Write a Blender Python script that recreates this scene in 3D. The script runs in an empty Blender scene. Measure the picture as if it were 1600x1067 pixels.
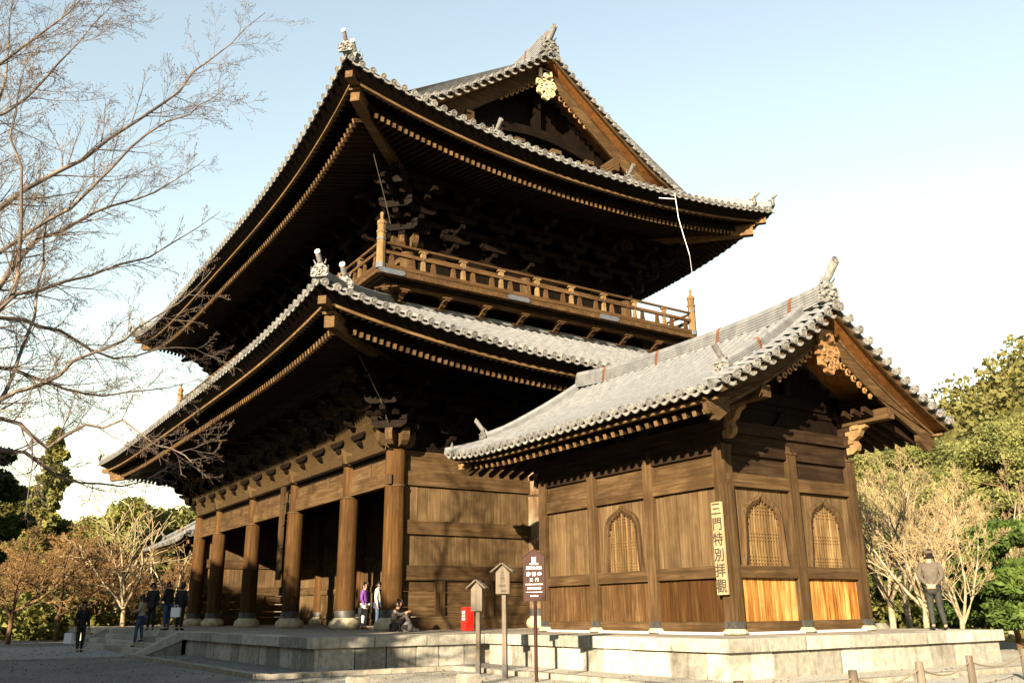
import bpy, math, random
import numpy as np
from mathutils import Vector, Matrix
SC = bpy.context.scene
PI = math.pi
RND = random.Random(11)
NR = np.random.RandomState(5)

# ------------------------------------------------------------------ camera
CAM = Vector((26.547, -12.874, 0.5035))
yaw, pitch, roll, FPX = 0.9864, 0.2978, -0.0114, 1377.8
fw = Vector((-math.sin(yaw)*math.cos(pitch), math.cos(yaw)*math.cos(pitch), math.sin(pitch)))
r0 = Vector((math.cos(yaw), math.sin(yaw), 0)); u0 = r0.cross(fw)
cr, sr = math.cos(roll), math.sin(roll)
cR = cr*r0+sr*u0; cU = -sr*r0+cr*u0
cd = bpy.data.cameras.new('camera'); cam = bpy.data.objects.new('camera', cd)
SC.collection.objects.link(cam)
M = Matrix((cR, cU, -fw)).transposed().to_4x4(); M.translation = CAM
cam.matrix_world = M
cd.sensor_width = 36; cd.lens = FPX/1600*36; cd.clip_start = .1; cd.clip_end = 3000
SC.camera = cam

# ------------------------------------------------------------------ light
SUN_EL = math.radians(17.5); AZ = math.radians(35.0)     # light travels towards -X +Y
trav = Vector((-math.sin(AZ)*math.cos(SUN_EL), math.cos(AZ)*math.cos(SUN_EL), -math.sin(SUN_EL)))
sd = bpy.data.lights.new('sun', 'SUN'); sd.energy = 5.0; sd.angle = math.radians(.5); sd.color = (1, .84, .60)
sun = bpy.data.objects.new('sun', sd); SC.collection.objects.link(sun)
sun.rotation_euler = trav.to_track_quat('-Z', 'Y').to_euler()
W = bpy.data.worlds.new('World'); SC.world = W; W.use_nodes = True
wn = W.node_tree.nodes; wl = W.node_tree.links
sky = wn.new('ShaderNodeTexSky'); sky.sky_type = 'NISHITA'; sky.sun_disc = False
sky.sun_elevation = SUN_EL
to_sun = -trav
sky.sun_rotation = math.atan2(to_sun.x, to_sun.y)
sky.air_density = 2.0; sky.dust_density = 0.1; sky.ozone_density = 1.8
bg = wn['Background']; bg.inputs[1].default_value = .056
hsv = wn.new('ShaderNodeHueSaturation'); hsv.inputs['Saturation'].default_value = .72; hsv.inputs['Value'].default_value = 1.0
wl.new(sky.outputs[0], hsv.inputs['Color']); wl.new(hsv.outputs[0], bg.inputs[0])
SC.view_settings.view_transform = 'Standard'; SC.view_settings.look = 'None'
SC.view_settings.gamma = 1; SC.view_settings.use_curve_mapping = False
SC.view_settings.exposure = 2.4

# ------------------------------------------------------------------ helpers
COL = SC.collection
WO = {}            # world origin of every object
def world_origin(o): return WO.get(o.name, Vector((0, 0, 0)))
def link(o, parent=None, at=(0, 0, 0)):
    COL.objects.link(o); at = Vector(at); WO[o.name] = at
    if parent is not None:
        o.parent = parent; o.location = at-world_origin(parent)
    else: o.location = at
    return o
def tag(o, label=None, cat=None, group=None, kind=None):
    if label: o['label'] = label
    if cat: o['category'] = cat
    if group: o['group'] = group
    if kind: o['kind'] = kind
    return o
def thing(name, label, cat, at=(0, 0, 0), group=None):
    o = bpy.data.objects.new(name, None); o.empty_display_size = .3
    link(o, None, at); return tag(o, label, cat, group)
def copy_tree(o, parent=None):
    c = o.copy(); COL.objects.link(c); WO[c.name] = WO.get(o.name, Vector())
    if parent is not None: c.parent = parent
    for ch in list(o.children): copy_tree(ch, c)
    return c

class MB:
    def __init__(s): s.v = []; s.f = []; s.mi = []
    def add(s, vs, fs, m=0):
        n = len(s.v); s.v += [tuple(p) for p in vs]; s.f += [tuple(i+n for i in f) for f in fs]; s.mi += [m]*len(fs); return s
    def box(s, c, sz, m=0, rz=0, taper=1.0):
        x, y, z = [a/2 for a in sz]; out = []
        ca, sa = math.cos(rz), math.sin(rz)
        for k in (-1, 1):
            t = taper if k > 0 else 1
            for (i, j) in ((-1, -1), (1, -1), (1, 1), (-1, 1)):
                px, py = i*x*t, j*y*t
                out.append((c[0]+px*ca-py*sa, c[1]+px*sa+py*ca, c[2]+k*z))
        return s.add(out, [(3, 2, 1, 0), (4, 5, 6, 7), (0, 1, 5, 4), (1, 2, 6, 5), (2, 3, 7, 6), (3, 0, 4, 7)], m)
    def bb(s, a, b, m=0):
        return s.box([(a[i]+b[i])/2 for i in range(3)], [abs(b[i]-a[i]) for i in range(3)], m)
    def beam(s, p0, p1, w, h, m=0, up=(0, 0, 1), w1=None, h1=None):
        p0 = Vector(p0); p1 = Vector(p1); d = (p1-p0).normalized(); up = Vector(up)
        sx = d.cross(up)
        if sx.length < 1e-4: sx = d.cross(Vector((1, 0, 0)))
        sx.normalize(); uy = sx.cross(d)
        w1 = w if w1 is None else w1; h1 = h if h1 is None else h1
        vs = []
        for p, a, b in ((p0, w, h), (p1, w1, h1)):
            for i, j in ((-1, -1), (1, -1), (1, 1), (-1, 1)): vs.append(p+sx*(i*a/2)+uy*(j*b/2))
        return s.add(vs, [(0, 1, 2, 3), (7, 6, 5, 4), (1, 0, 4, 5), (2, 1, 5, 6), (3, 2, 6, 7), (0, 3, 7, 4)], m)
    def tube(s, pts, rad, n=8, m=0, caps=True):
        pts = [Vector(p) for p in pts]; k = len(pts)
        if not hasattr(rad, '__len__'): rad = [rad]*k
        vs = []; prev = None
        for i, p in enumerate(pts):
            d = (pts[min(i+1, k-1)]-pts[max(i-1, 0)]).normalized()
            a = prev if prev is not None else (Vector((0, 0, 1)) if abs(d.z) < .9 else Vector((1, 0, 0)))
            x = (a-d*a.dot(d)).normalized(); prev = x; y = d.cross(x)
            for j in range(n):
                t = 2*PI*j/n; vs.append(p+(x*math.cos(t)+y*math.sin(t))*rad[i])
        fs = [(i*n+j, i*n+(j+1) % n, (i+1)*n+(j+1) % n, (i+1)*n+j) for i in range(k-1) for j in range(n)]
        if caps: fs += [tuple(range(n-1, -1, -1)), tuple((k-1)*n+j for j in range(n))]
        return s.add(vs, fs, m)
    def lathe(s, c, prof, n=20, m=0):
        vs = []
        for r, z in prof:
            for j in range(n):
                t = 2*PI*j/n; vs.append((c[0]+r*math.cos(t), c[1]+r*math.sin(t), c[2]+z))
        k = len(prof)
        fs = [(i*n+j, i*n+(j+1) % n, (i+1)*n+(j+1) % n, (i+1)*n+j) for i in range(k-1) for j in range(n)]
        fs += [tuple(range(n-1, -1, -1)), tuple((k-1)*n+j for j in range(n))]
        return s.add(vs, fs, m)
    def prism(s, out2, org, ux, uy, depth, m=0):
        """outline (list of 2D points, counter-clockwise) extruded by depth along ux x uy, centred"""
        org, ux, uy = Vector(org), Vector(ux), Vector(uy); nz = ux.cross(uy).normalized(); n = len(out2)
        vs = [org+ux*a+uy*b-nz*depth/2 for a, b in out2]+[org+ux*a+uy*b+nz*depth/2 for a, b in out2]
        fs = [tuple(range(n-1, -1, -1)), tuple(range(n, 2*n))]+[(i, (i+1) % n, n+(i+1) % n, n+i) for i in range(n)]
        return s.add(vs, fs, m)
    def strip(s, A, B, m=0):
        """ruled surface between two polylines"""
        n = len(A)
        return s.add(list(A)+list(B), [(i, i+1, n+i+1, n+i) for i in range(n-1)], m)
    def sweep(s, path, sec, m=0, up=(0, 0, 1), caps=True):
        """section (side,up offsets, closed) swept along path, section stays upright"""
        path = [Vector(p) for p in path]; up = Vector(up); k = len(path); n = len(sec); vs = []
        for i, p in enumerate(path):
            d = path[min(i+1, k-1)]-path[max(i-1, 0)]
            sx = d.cross(up).normalized()
            for a, b in sec: vs.append(p+sx*a+up*b)
        fs = [(i*n+j, i*n+(j+1) % n, (i+1)*n+(j+1) % n, (i+1)*n+j) for i in range(k-1) for j in range(n)]
        if caps: fs += [tuple(range(n-1, -1, -1)), tuple((k-1)*n+j for j in range(n))]
        return s.add(vs, fs, m)
    def mesh(s, name, mats, smooth=False):
        me = bpy.data.meshes.new(name); me.from_pydata(s.v, [], s.f)
        for mm in (mats if isinstance(mats, (list, tuple)) else [mats]): me.materials.append(mm)
        if max(s.mi or [0]): me.polygons.foreach_set('material_index', s.mi)
        if smooth:
            me.polygons.foreach_set('use_smooth', [True]*len(s.f))
            me.set_sharp_from_angle(angle=math.radians(38))
        me.update(); return me
    def build(s, name, mats, parent=None, at=None, smooth=False, kind=None, label=None):
        """vertices are in world coordinates unless at= is given (then local to at)"""
        me = s.mesh(name, mats, smooth); o = bpy.data.objects.new(name, me)
        link(o, parent, (0, 0, 0) if at is None else at)
        if kind: o['kind'] = kind
        if label: o['label'] = label
        return o
def inst(name, me, parent, at, rot=None, scale=None):
    o = bpy.data.objects.new(name, me); link(o, parent, at)
    if rot is not None: o.rotation_euler = rot
    if scale is not None: o.scale = scale
    return o
def np_mesh(name, V, F, mat, smooth=False):
    """V (n,3), F (m,k) arrays with constant k"""
    me = bpy.data.meshes.new(name); V = np.asarray(V, np.float32); F = np.asarray(F, np.int32)
    me.vertices.add(len(V)); me.vertices.foreach_set('co', V.ravel())
    m, k = F.shape
    me.loops.add(m*k); me.loops.foreach_set('vertex_index', F.ravel())
    me.polygons.add(m); me.polygons.foreach_set('loop_start', np.arange(0, m*k, k, dtype=np.int32))
    me.polygons.foreach_set('loop_total', np.full(m, k, np.int32))
    if smooth: me.polygons.foreach_set('use_smooth', np.ones(m, bool))
    me.materials.append(mat); me.update(calc_edges=True); me.validate(); return me

# ------------------------------------------------------------------ materials
def new_mat(name):
    m = bpy.data.materials.new(name); m.use_nodes = True; nt = m.node_tree
    b = nt.nodes['Principled BSDF']; return m, nt, b
def nd(nt, t, **kw):
    n = nt.nodes.new(t)
    for k, v in kw.items(): setattr(n, k, v)
    return n
def ramp(nt, stops, fac=None):
    r = nd(nt, 'ShaderNodeValToRGB'); e = r.color_ramp.elements
    while len(e) < len(stops): e.new(.5)
    for x, (p, c) in zip(e, stops): x.position = p; x.color = (*c, 1) if len(c) == 3 else c
    if fac is not None: nt.links.new(fac, r.inputs[0])
    return r
def noise(nt, vec, scale, detail=4, rough=.6, dist=0):
    n = nd(nt, 'ShaderNodeTexNoise'); n.inputs['Scale'].default_value = scale; n.inputs['Detail'].default_value = detail
    n.inputs['Roughness'].default_value = rough; n.inputs['Distortion'].default_value = dist
    if vec is not None: nt.links.new(vec, n.inputs['Vector'])
    return n
def mapping(nt, scale, src='Object'):
    tc = nd(nt, 'ShaderNodeTexCoord'); mp = nd(nt, 'ShaderNodeMapping'); mp.inputs['Scale'].default_value = scale
    nt.links.new(tc.outputs[src], mp.inputs[0]); return mp, tc
def mixc(nt, a, b, fac, mode='MIX'):
    m = nd(nt, 'ShaderNodeMix', data_type='RGBA', blend_type=mode)
    for s_, v in ((0, fac), (6, a), (7, b)):
        if hasattr(v, 'default_value') and not isinstance(v, (int, float, tuple)): nt.links.new(v, m.inputs[s_])
        else: m.inputs[s_].default_value = v if isinstance(v, (int, float)) else (*v, 1)
    return m.outputs[2]
def bump(nt, b, h, strength=.4, dist=.02):
    bp = nd(nt, 'ShaderNodeBump'); bp.inputs['Strength'].default_value = strength; bp.inputs['Distance'].default_value = dist
    nt.links.new(h, bp.inputs['Height']); nt.links.new(bp.outputs[0], b.inputs['Normal'])

def mulf(nt, a, k):
    m = nd(nt, 'ShaderNodeMath', operation='MULTIPLY'); nt.links.new(a, m.inputs[0]); m.inputs[1].default_value = k; return m.outputs[0]

def wood(name, axis, dark, mid, light, rough=.75, grain=1.0, var=.35, stain=None, lohi=(.22, .80)):
    m, nt, b = new_mat(name)
    sc = {'x': (.35, 7, 7), 'y': (7, .35, 7), 'z': (7, 7, .35)}[axis]
    mp, tc = mapping(nt, [a*grain for a in sc])
    oi = nd(nt, 'ShaderNodeObjectInfo')
    off = nd(nt, 'ShaderNodeVectorMath', operation='ADD'); nt.links.new(tc.outputs['Object'], off.inputs[0])
    sv = nd(nt, 'ShaderNodeVectorMath', operation='SCALE'); sv.inputs[0].default_value = (37, 19, 53); nt.links.new(oi.outputs['Random'], sv.inputs['Scale'])
    nt.links.new(sv.outputs[0], off.inputs[1]); nt.links.new(off.outputs[0], mp.inputs[0])
    n1 = noise(nt, mp.outputs[0], 1.9, 6, .6, .6)
    n2 = noise(nt, mp.outputs[0], 7, 3, .7)
    n3 = noise(nt, off.outputs[0], .9, 3, .6)
    mx = nd(nt, 'ShaderNodeMath', operation='MULTIPLY_ADD'); nt.links.new(n2.outputs[0], mx.inputs[0]); mx.inputs[1].default_value = .35
    nt.links.new(n1.outputs[0], mx.inputs[2])
    sub = nd(nt, 'ShaderNodeMath', operation='SUBTRACT'); nt.links.new(mx.outputs[0], sub.inputs[0]); sub.inputs[1].default_value = .17
    r = ramp(nt, [(lohi[0], dark), (.5, mid), (lohi[1], light)], sub.outputs[0])
    col = r.outputs[0]
    r3 = ramp(nt, [(.46, (0, 0, 0)), (.64, (1, 1, 1))], n3.outputs[0])
    col = mixc(nt, col, stain or tuple(a*.45 for a in mid), mulf(nt, r3.outputs[0], .62))
    # each piece has a slightly different tone
    vv = nd(nt, 'ShaderNodeMath', operation='MULTIPLY_ADD'); nt.links.new(oi.outputs['Random'], vv.inputs[0]); vv.inputs[1].default_value = var; vv.inputs[2].default_value = 1-var/2
    hs = nd(nt, 'ShaderNodeHueSaturation'); nt.links.new(col, hs.inputs['Color']); nt.links.new(vv.outputs[0], hs.inputs['Value'])
    nt.links.new(hs.outputs[0], b.inputs['Base Color'])
    b.inputs['Roughness'].default_value = rough; b.inputs['Specular IOR Level'].default_value = .06
    bump(nt, b, mx.outputs[0], .5, .012)
    return m

D_, M_, L_ = (0.0199, 0.0104, 0.0046), (0.0518, 0.0299, 0.0131), (0.0996, 0.0641, 0.0327)
WZ = wood('weathered wood upright', 'z', D_, M_, L_)
WX = wood('weathered wood along x', 'x', D_, M_, L_)
WY = wood('weathered wood along y', 'y', D_, M_, L_)
PIL = wood('pillar wood', 'z', (0.0139, 0.0059, 0.0021), (0.0444, 0.0210, 0.0064), (0.0832, 0.0465, 0.0157), grain=.8, stain=(0.0277, 0.0128, 0.0041))
EW = wood('shade-darkened eaves wood', 'y', (0.0019, 0.0010, 0.0005), (0.0047, 0.0025, 0.0013), (0.0104, 0.0057, 0.0028), var=.3)  # shade under the eaves darkened into the colour; EWX and EWZ likewise
EWX = wood('shade-darkened eaves wood x', 'x', (0.0019, 0.0010, 0.0005), (0.0047, 0.0025, 0.0013), (0.0104, 0.0057, 0.0028), var=.3)
EWZ = wood('shade-darkened eaves wood z', 'z', (0.0019, 0.0010, 0.0005), (0.0047, 0.0025, 0.0013), (0.0104, 0.0057, 0.0028), var=.3)
RAF = wood('sun-pale rafter wood', 'y', (.05, .026, .011), (.10, .058, .026), (.18, .115, .055), var=.6)  # paler weathered copy, sunlight on the rafter ends put into the colour
RAFD = wood('shade-dark rafter side wood', 'y', (0.0078, 0.0039, 0.0020), (0.0176, 0.0093, 0.0044), (0.0343, 0.0196, 0.0093), var=.5)  # darker copy of the rafter wood, eave shade put into the colour
PLK = wood('plank wood', 'z', (0.0351, 0.0196, 0.0090), (0.0741, 0.0458, 0.0215), (0.1247, 0.0859, 0.0447), grain=.9, var=.35)
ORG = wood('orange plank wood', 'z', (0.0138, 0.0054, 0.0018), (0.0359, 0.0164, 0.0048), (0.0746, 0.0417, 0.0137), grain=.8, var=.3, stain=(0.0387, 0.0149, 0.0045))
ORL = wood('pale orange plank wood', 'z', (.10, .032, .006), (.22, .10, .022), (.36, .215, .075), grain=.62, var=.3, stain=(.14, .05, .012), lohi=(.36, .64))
ORB = wood('orange board wood', 'y', (0.0640, 0.0224, 0.0064), (0.1360, 0.0560, 0.0160), (0.2400, 0.1120, 0.0360))
PALE = wood('pale sign wood', 'z', (.15, .105, .055), (.24, .175, .095), (.33, .25, .15), var=.05)
GREYW = wood('grey weathered wood', 'z', (0.056, 0.042, 0.0294), (0.105, 0.084, 0.063), (0.168, 0.14, 0.112), var=.1)
DKX = wood('shade-dark weathered wood x', 'x', (0.0075, 0.0037, 0.0016), (0.0195, 0.0112, 0.0060), (0.0413, 0.0270, 0.0150))  # weathered boards, darkened further to carry the eave shade; DKY too
DKY = wood('shade-dark weathered wood y', 'y', (0.0075, 0.0037, 0.0016), (0.0195, 0.0112, 0.0060), (0.0413, 0.0270, 0.0150))
RAIL = wood('railing wood', 'y', (0.0209, 0.0094, 0.0042), (0.0568, 0.0301, 0.0126), (0.1017, 0.0595, 0.0280))
FINE = wood('finial wood', 'z', (0.0836, 0.0473, 0.0188), (0.1464, 0.0913, 0.0408), (0.2300, 0.1555, 0.0753))

def mottled(name, stops, scale=3, rough=.8, bmp=.3, bscale=25, bdist=.01, spec=.3, detail=5, streak=None, var=0, metal=0):
    m, nt, b = new_mat(name)
    mp, tc = mapping(nt, (1, 1, 1)); n = noise(nt, mp.outputs[0], scale, detail, .65, .3)
    oi = nd(nt, 'ShaderNodeObjectInfo')
    if var:
        sv = nd(nt, 'ShaderNodeVectorMath', operation='SCALE'); sv.inputs[0].default_value = (31, 17, 43); nt.links.new(oi.outputs['Random'], sv.inputs['Scale'])
        ad = nd(nt, 'ShaderNodeVectorMath', operation='ADD'); nt.links.new(tc.outputs['Object'], ad.inputs[0]); nt.links.new(sv.outputs[0], ad.inputs[1])
        nt.links.new(ad.outputs[0], mp.inputs[0])
    r = ramp(nt, stops, n.outputs[0]); col = r.outputs[0]
    if streak:
        mp2, _ = mapping(nt, (5, 5, .5)); n2 = noise(nt, mp2.outputs[0], 1.4, 4, .7)
        if var: nt.links.new(ad.outputs[0], mp2.inputs[0])
        r2 = ramp(nt, [(.55, (0, 0, 0)), (.72, (1, 1, 1))], n2.outputs[0]); col = mixc(nt, col, streak, mulf(nt, r2.outputs[0], .7))
    if var:
        vv = nd(nt, 'ShaderNodeMath', operation='MULTIPLY_ADD'); nt.links.new(oi.outputs['Random'], vv.inputs[0]); vv.inputs[1].default_value = var; vv.inputs[2].default_value = 1-var/2
        hs = nd(nt, 'ShaderNodeHueSaturation'); nt.links.new(col, hs.inputs['Color']); nt.links.new(vv.outputs[0], hs.inputs['Value']); col = hs.outputs[0]
    nt.links.new(col, b.inputs['Base Color']); b.inputs['Roughness'].default_value = rough
    b.inputs['Specular IOR Level'].default_value = spec; b.inputs['Metallic'].default_value = metal
    if bmp:
        nb = noise(nt, mp.outputs[0], bscale, 5, .7); bump(nt, b, nb.outputs[0], bmp, bdist)
    return m
TILE = mottled('roof tile', [(.25, (0.0749, 0.0753, 0.0810)), (.5, (0.1146, 0.1157, 0.1196)), (.75, (0.1631, 0.1616, 0.1562))], 3, .5, .2, 30, .004, .4, var=.15, streak=(0.0433, 0.0426, 0.0413))
TILED = mottled('tile disc', [(.3, (0.0562, 0.0553, 0.0553)), (.5, (0.1125, 0.1080, 0.0996)), (.7, (0.1738, 0.1660, 0.1494))], 9, .6, .3, 40, .006, .35, var=.5)
TILEW = mottled('pale tile end', [(.3, (0.465, 0.45, 0.4125)), (.7, (0.6, 0.5775, 0.525))], 9, .6, .2, 40, .004)
STRAP = mottled('terracotta strap', [(.3, (0.0825, 0.0303, 0.0138)), (.7, (0.1238, 0.0550, 0.0275))], 9, .7)
STONE = mottled('platform stone', [(.28, (0.1597, 0.1478, 0.1198)), (.50, (0.2476, 0.2276, 0.1877)), (.72, (0.3274, 0.3075, 0.2556))], 7, .9, .6, 45, .006, .15, streak=(0.0959, 0.0799, 0.0559), var=.7, detail=8)
BASE = mottled('pillar base stone', [(.3, (0.1854, 0.1497, 0.0927)), (.5, (0.2995, 0.2495, 0.1640)), (.7, (0.3921, 0.3422, 0.2424))], 5, .85, .5, 45, .008, .2, var=.1)
PAVE = mottled('platform floor', [(.3, (0.144, 0.12, 0.096)), (.5, (0.204, 0.174, 0.138)), (.7, (0.264, 0.228, 0.18))], .8, .9, .4, 50, .006, .15)
KERB = mottled('kerb stone', [(.3, (0.1196, 0.1046, 0.0822)), (.5, (0.2018, 0.1794, 0.1420)), (.7, (0.2766, 0.2467, 0.2018))], 4, .9, .5, 40, .01, .15, var=.2)
IRON = mottled('dark iron', [(.3, (.015, .014, .014)), (.7, (.05, .045, .04))], 12, .5, .2, 50, .003, .4)
STEEL = mottled('blue grey metal plate', [(.3, (0.0390, 0.0420, 0.0510)), (.7, (0.0750, 0.0780, 0.0900))], 5, .5, .1, 50, .002, .5)
GOLD = mottled('pale gilded carving', [(.3, (.20, .145, .07)), (.5, (.36, .285, .16)), (.7, (.48, .40, .25))], 12, .5, .5, 30, .02, .5)
CARV = mottled('carved amber wood', [(.3, (0.072, 0.0315, 0.0108)), (.5, (0.153, 0.0765, 0.0252)), (.7, (0.243, 0.1395, 0.0495))], 10, .6, .4, 30, .01, .4)
WHITE = mottled('white paint', [(.3, (0.5616, 0.5616, 0.5472)), (.7, (0.6048, 0.6048, 0.5976))], 6, .5, 0)
RED = mottled('red paint', [(.3, (0.375, 0.009, 0.0045)), (.7, (0.465, 0.015, 0.0075))], 3, .35, 0, spec=.5)
BROWNP = mottled('brown sign paint', [(.3, (.020, .0055, .003)), (.7, (.028, .008, .0045))], 3, .6, 0, spec=.15)
INK = mottled('black ink', [(.3, (.02, .016, .012)), (.7, (.035, .03, .02))], 20, .8, 0)
ROPE = mottled('rope', [(.3, (0.13, 0.0975, 0.0585)), (.7, (0.221, 0.1755, 0.1105))], 40, .9, .3, 80)
PLAST = mottled('lime plaster', [(.3, (0.3400, 0.3400, 0.3500)), (.7, (0.4000, 0.4000, 0.4100))], 2.5, .8, .2, 20, .01)

# gravel ground
def gravel(name, c1, c2, c3, sc=1):
    m, nt, b = new_mat(name); mp, tc = mapping(nt, (1, 1, 1))
    v = nd(nt, 'ShaderNodeTexVoronoi'); v.inputs['Scale'].default_value = 38*sc; nt.links.new(mp.outputs[0], v.inputs['Vector'])
    n = noise(nt, mp.outputs[0], .35, 5, .6); n2 = noise(nt, mp.outputs[0], 14, 4, .7)
    r = ramp(nt, [(.3, c1), (.5, c2), (.72, c3)], n.outputs[0])
    sep = nd(nt, 'ShaderNodeSeparateColor'); nt.links.new(v.outputs['Color'], sep.inputs[0])
    rr = ramp(nt, [(0, (.55, .55, .55)), (1, (1.25, 1.25, 1.25))], sep.outputs[0])
    col = mixc(nt, r.outputs[0], rr.outputs[0], .8, 'MULTIPLY')
    r2 = ramp(nt, [(.35, (.7, .7, .7)), (.65, (1.1, 1.1, 1.1))], n2.outputs[0]); col = mixc(nt, col, r2.outputs[0], .7, 'MULTIPLY')
    nt.links.new(col, b.inputs['Base Color']); b.inputs['Roughness'].default_value = .95; b.inputs['Specular IOR Level'].default_value = .1
    bump(nt, b, v.outputs['Distance'], .9, .03); return m
GRAV = gravel('ground gravel', (0.1169, 0.1124, 0.1079), (0.1708, 0.1618, 0.1528), (0.2427, 0.2248, 0.1978))
SAND = gravel('pale sandy gravel', (0.2709, 0.2495, 0.2068), (0.3422, 0.3209, 0.2709), (0.4278, 0.3993, 0.3351), 1.4)
MOSS = mottled('mossy lawn', [(.3, (0.07, 0.063, 0.014)), (.5, (0.154, 0.105, 0.0245)), (.7, (0.238, 0.154, 0.035))], .5, .95, .6, 18, .05, .1)
PATHS = mottled('path slab', [(.3, (0.18, 0.168, 0.156)), (.7, (0.252, 0.24, 0.228))], 1.5, .9, .3, 60, .004, .1)

def leafmat(name, c1, c2, c3, sc=.7):
    m, nt, b = new_mat(name); mp, tc = mapping(nt, (1, 1, 1)); n = noise(nt, mp.outputs[0], sc, 4, .7); n2 = noise(nt, mp.outputs[0], 9, 2, .7)
    ad = nd(nt, 'ShaderNodeMath', operation='MULTIPLY_ADD'); nt.links.new(n2.outputs[0], ad.inputs[0]); ad.inputs[1].default_value = .5; nt.links.new(n.outputs[0], ad.inputs[2])
    sb = nd(nt, 'ShaderNodeMath', operation='SUBTRACT'); nt.links.new(ad.outputs[0], sb.inputs[0]); sb.inputs[1].default_value = .25
    r = ramp(nt, [(.3, c1), (.5, c2), (.7, c3)], sb.outputs[0])
    oi = nd(nt, 'ShaderNodeObjectInfo'); vv = nd(nt, 'ShaderNodeMath', operation='MULTIPLY_ADD'); nt.links.new(oi.outputs['Random'], vv.inputs[0]); vv.inputs[1].default_value = .5; vv.inputs[2].default_value = .75
    hs = nd(nt, 'ShaderNodeHueSaturation'); nt.links.new(r.outputs[0], hs.inputs['Color']); nt.links.new(vv.outputs[0], hs.inputs['Value'])
    nt.links.new(hs.outputs[0], b.inputs['Base Color']); b.inputs['Roughness'].default_value = .7; b.inputs['Specular IOR Level'].default_value = .2
    tr = nd(nt, 'ShaderNodeBsdfTranslucent'); nt.links.new(hs.outputs[0], tr.inputs[0]); ms = nd(nt, 'ShaderNodeMixShader'); ms.inputs[0].default_value = .3
    nt.links.new(b.outputs[0], ms.inputs[1]); nt.links.new(tr.outputs[0], ms.inputs[2]); nt.links.new(ms.outputs[0], nt.nodes['Material Output'].inputs[0])
    return m
PINE = leafmat('pine needles', (0.0540, 0.0648, 0.0189), (0.1283, 0.1323, 0.0378), (0.2228, 0.2093, 0.0702))
EVER = leafmat('evergreen leaves', (0.0380, 0.0427, 0.0095), (0.1045, 0.1045, 0.0238), (0.1901, 0.1711, 0.0427))
DARKP = leafmat('dark pine needles', (0.0132, 0.0242, 0.0055), (0.0352, 0.0605, 0.0099), (0.0825, 0.1100, 0.0198))
HILLM = leafmat('hill forest leaves', (0.0499, 0.0463, 0.0143), (0.1069, 0.0998, 0.0250), (0.1711, 0.1497, 0.0499), .15)
BARK = mottled('pale bark', [(.3, (0.096, 0.072, 0.045)), (.5, (0.204, 0.162, 0.102)), (.7, (0.3, 0.258, 0.18))], 4, .9, .6, 30, .02, .1)
BARKD = mottled('brown bark', [(.3, (0.035, 0.021, 0.0105)), (.5, (0.084, 0.049, 0.0245)), (.7, (0.14, 0.091, 0.049))], 4, .9, .6, 30, .02, .1)
TWIG = mottled('cherry twigs', [(.3, (.028, .021, .019)), (.5, (.07, .052, .042)), (.7, (.19, .15, .105))], 2.5, .8, 0)
TWIGR = mottled('russet twigs', [(.3, (0.0778, 0.0370, 0.0136)), (.5, (0.1667, 0.0926, 0.0340)), (.7, (0.2556, 0.1667, 0.0679))], .6, .9, 0)
TWIGP = mottled('pale russet twigs', [(.3, (.15, .105, .052)), (.5, (.27, .195, .10)), (.7, (.38, .29, .16))], .8, .9, 0)

# ------------------------------------------------------------------ setting: ground
PZ = -.7157                                   # ground height, platform floor is z = 0
g = MB(); N = 48; XS = [-1500, -600, -250]+[-120+i*9 for i in range(35)]+[400, 900, 1500]; YS = [-900, -300, -120]+[-60+i*8 for i in range(34)]+[400, 900, 1600]
g.add([(x, y, PZ) for x in XS for y in YS], [(i*len(YS)+j, (i+1)*len(YS)+j, (i+1)*len(YS)+j+1, i*len(YS)+j+1) for i in range(len(XS)-1) for j in range(len(YS)-1)])
tag(g.build('ground', GRAV), 'grey gravel ground around the gate platform', None, None, 'structure')

def sheet(name, pts, z, mat, label):
    m = MB(); m.add([(x, y, z) for x, y in pts], [tuple(range(len(pts)))]); return tag(m.build(name, mat), label, None, None, 'structure')
sheet('stone_path', [(-18.9, -70), (-5.3, -70), (-5.3, -6.25), (-18.9, -6.25)], PZ+.012, PATHS, 'pale stone path leading up to the gate steps')
sheet('sandy_ground', [(8.6, -30), (60, -30), (60, 26), (-2, 26), (-2, 13), (8.6, 13)], PZ+.004, SAND, 'pale sandy gravel to the right of the gate')
sheet('moss_lawn', [(-14, 22), (30, 19), (80, 26), (80, 90), (-30, 90)], PZ+.02, MOSS, 'brown moss lawn behind the gate')
# low edging of the path
k = MB(); k.bb((-5.3, -60, PZ-.05), (-5.12, -6.7, PZ+.03)); tag(k.build('path_edging', KERB), 'narrow stone edging along the right side of the path', None, None, 'structure')

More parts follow.
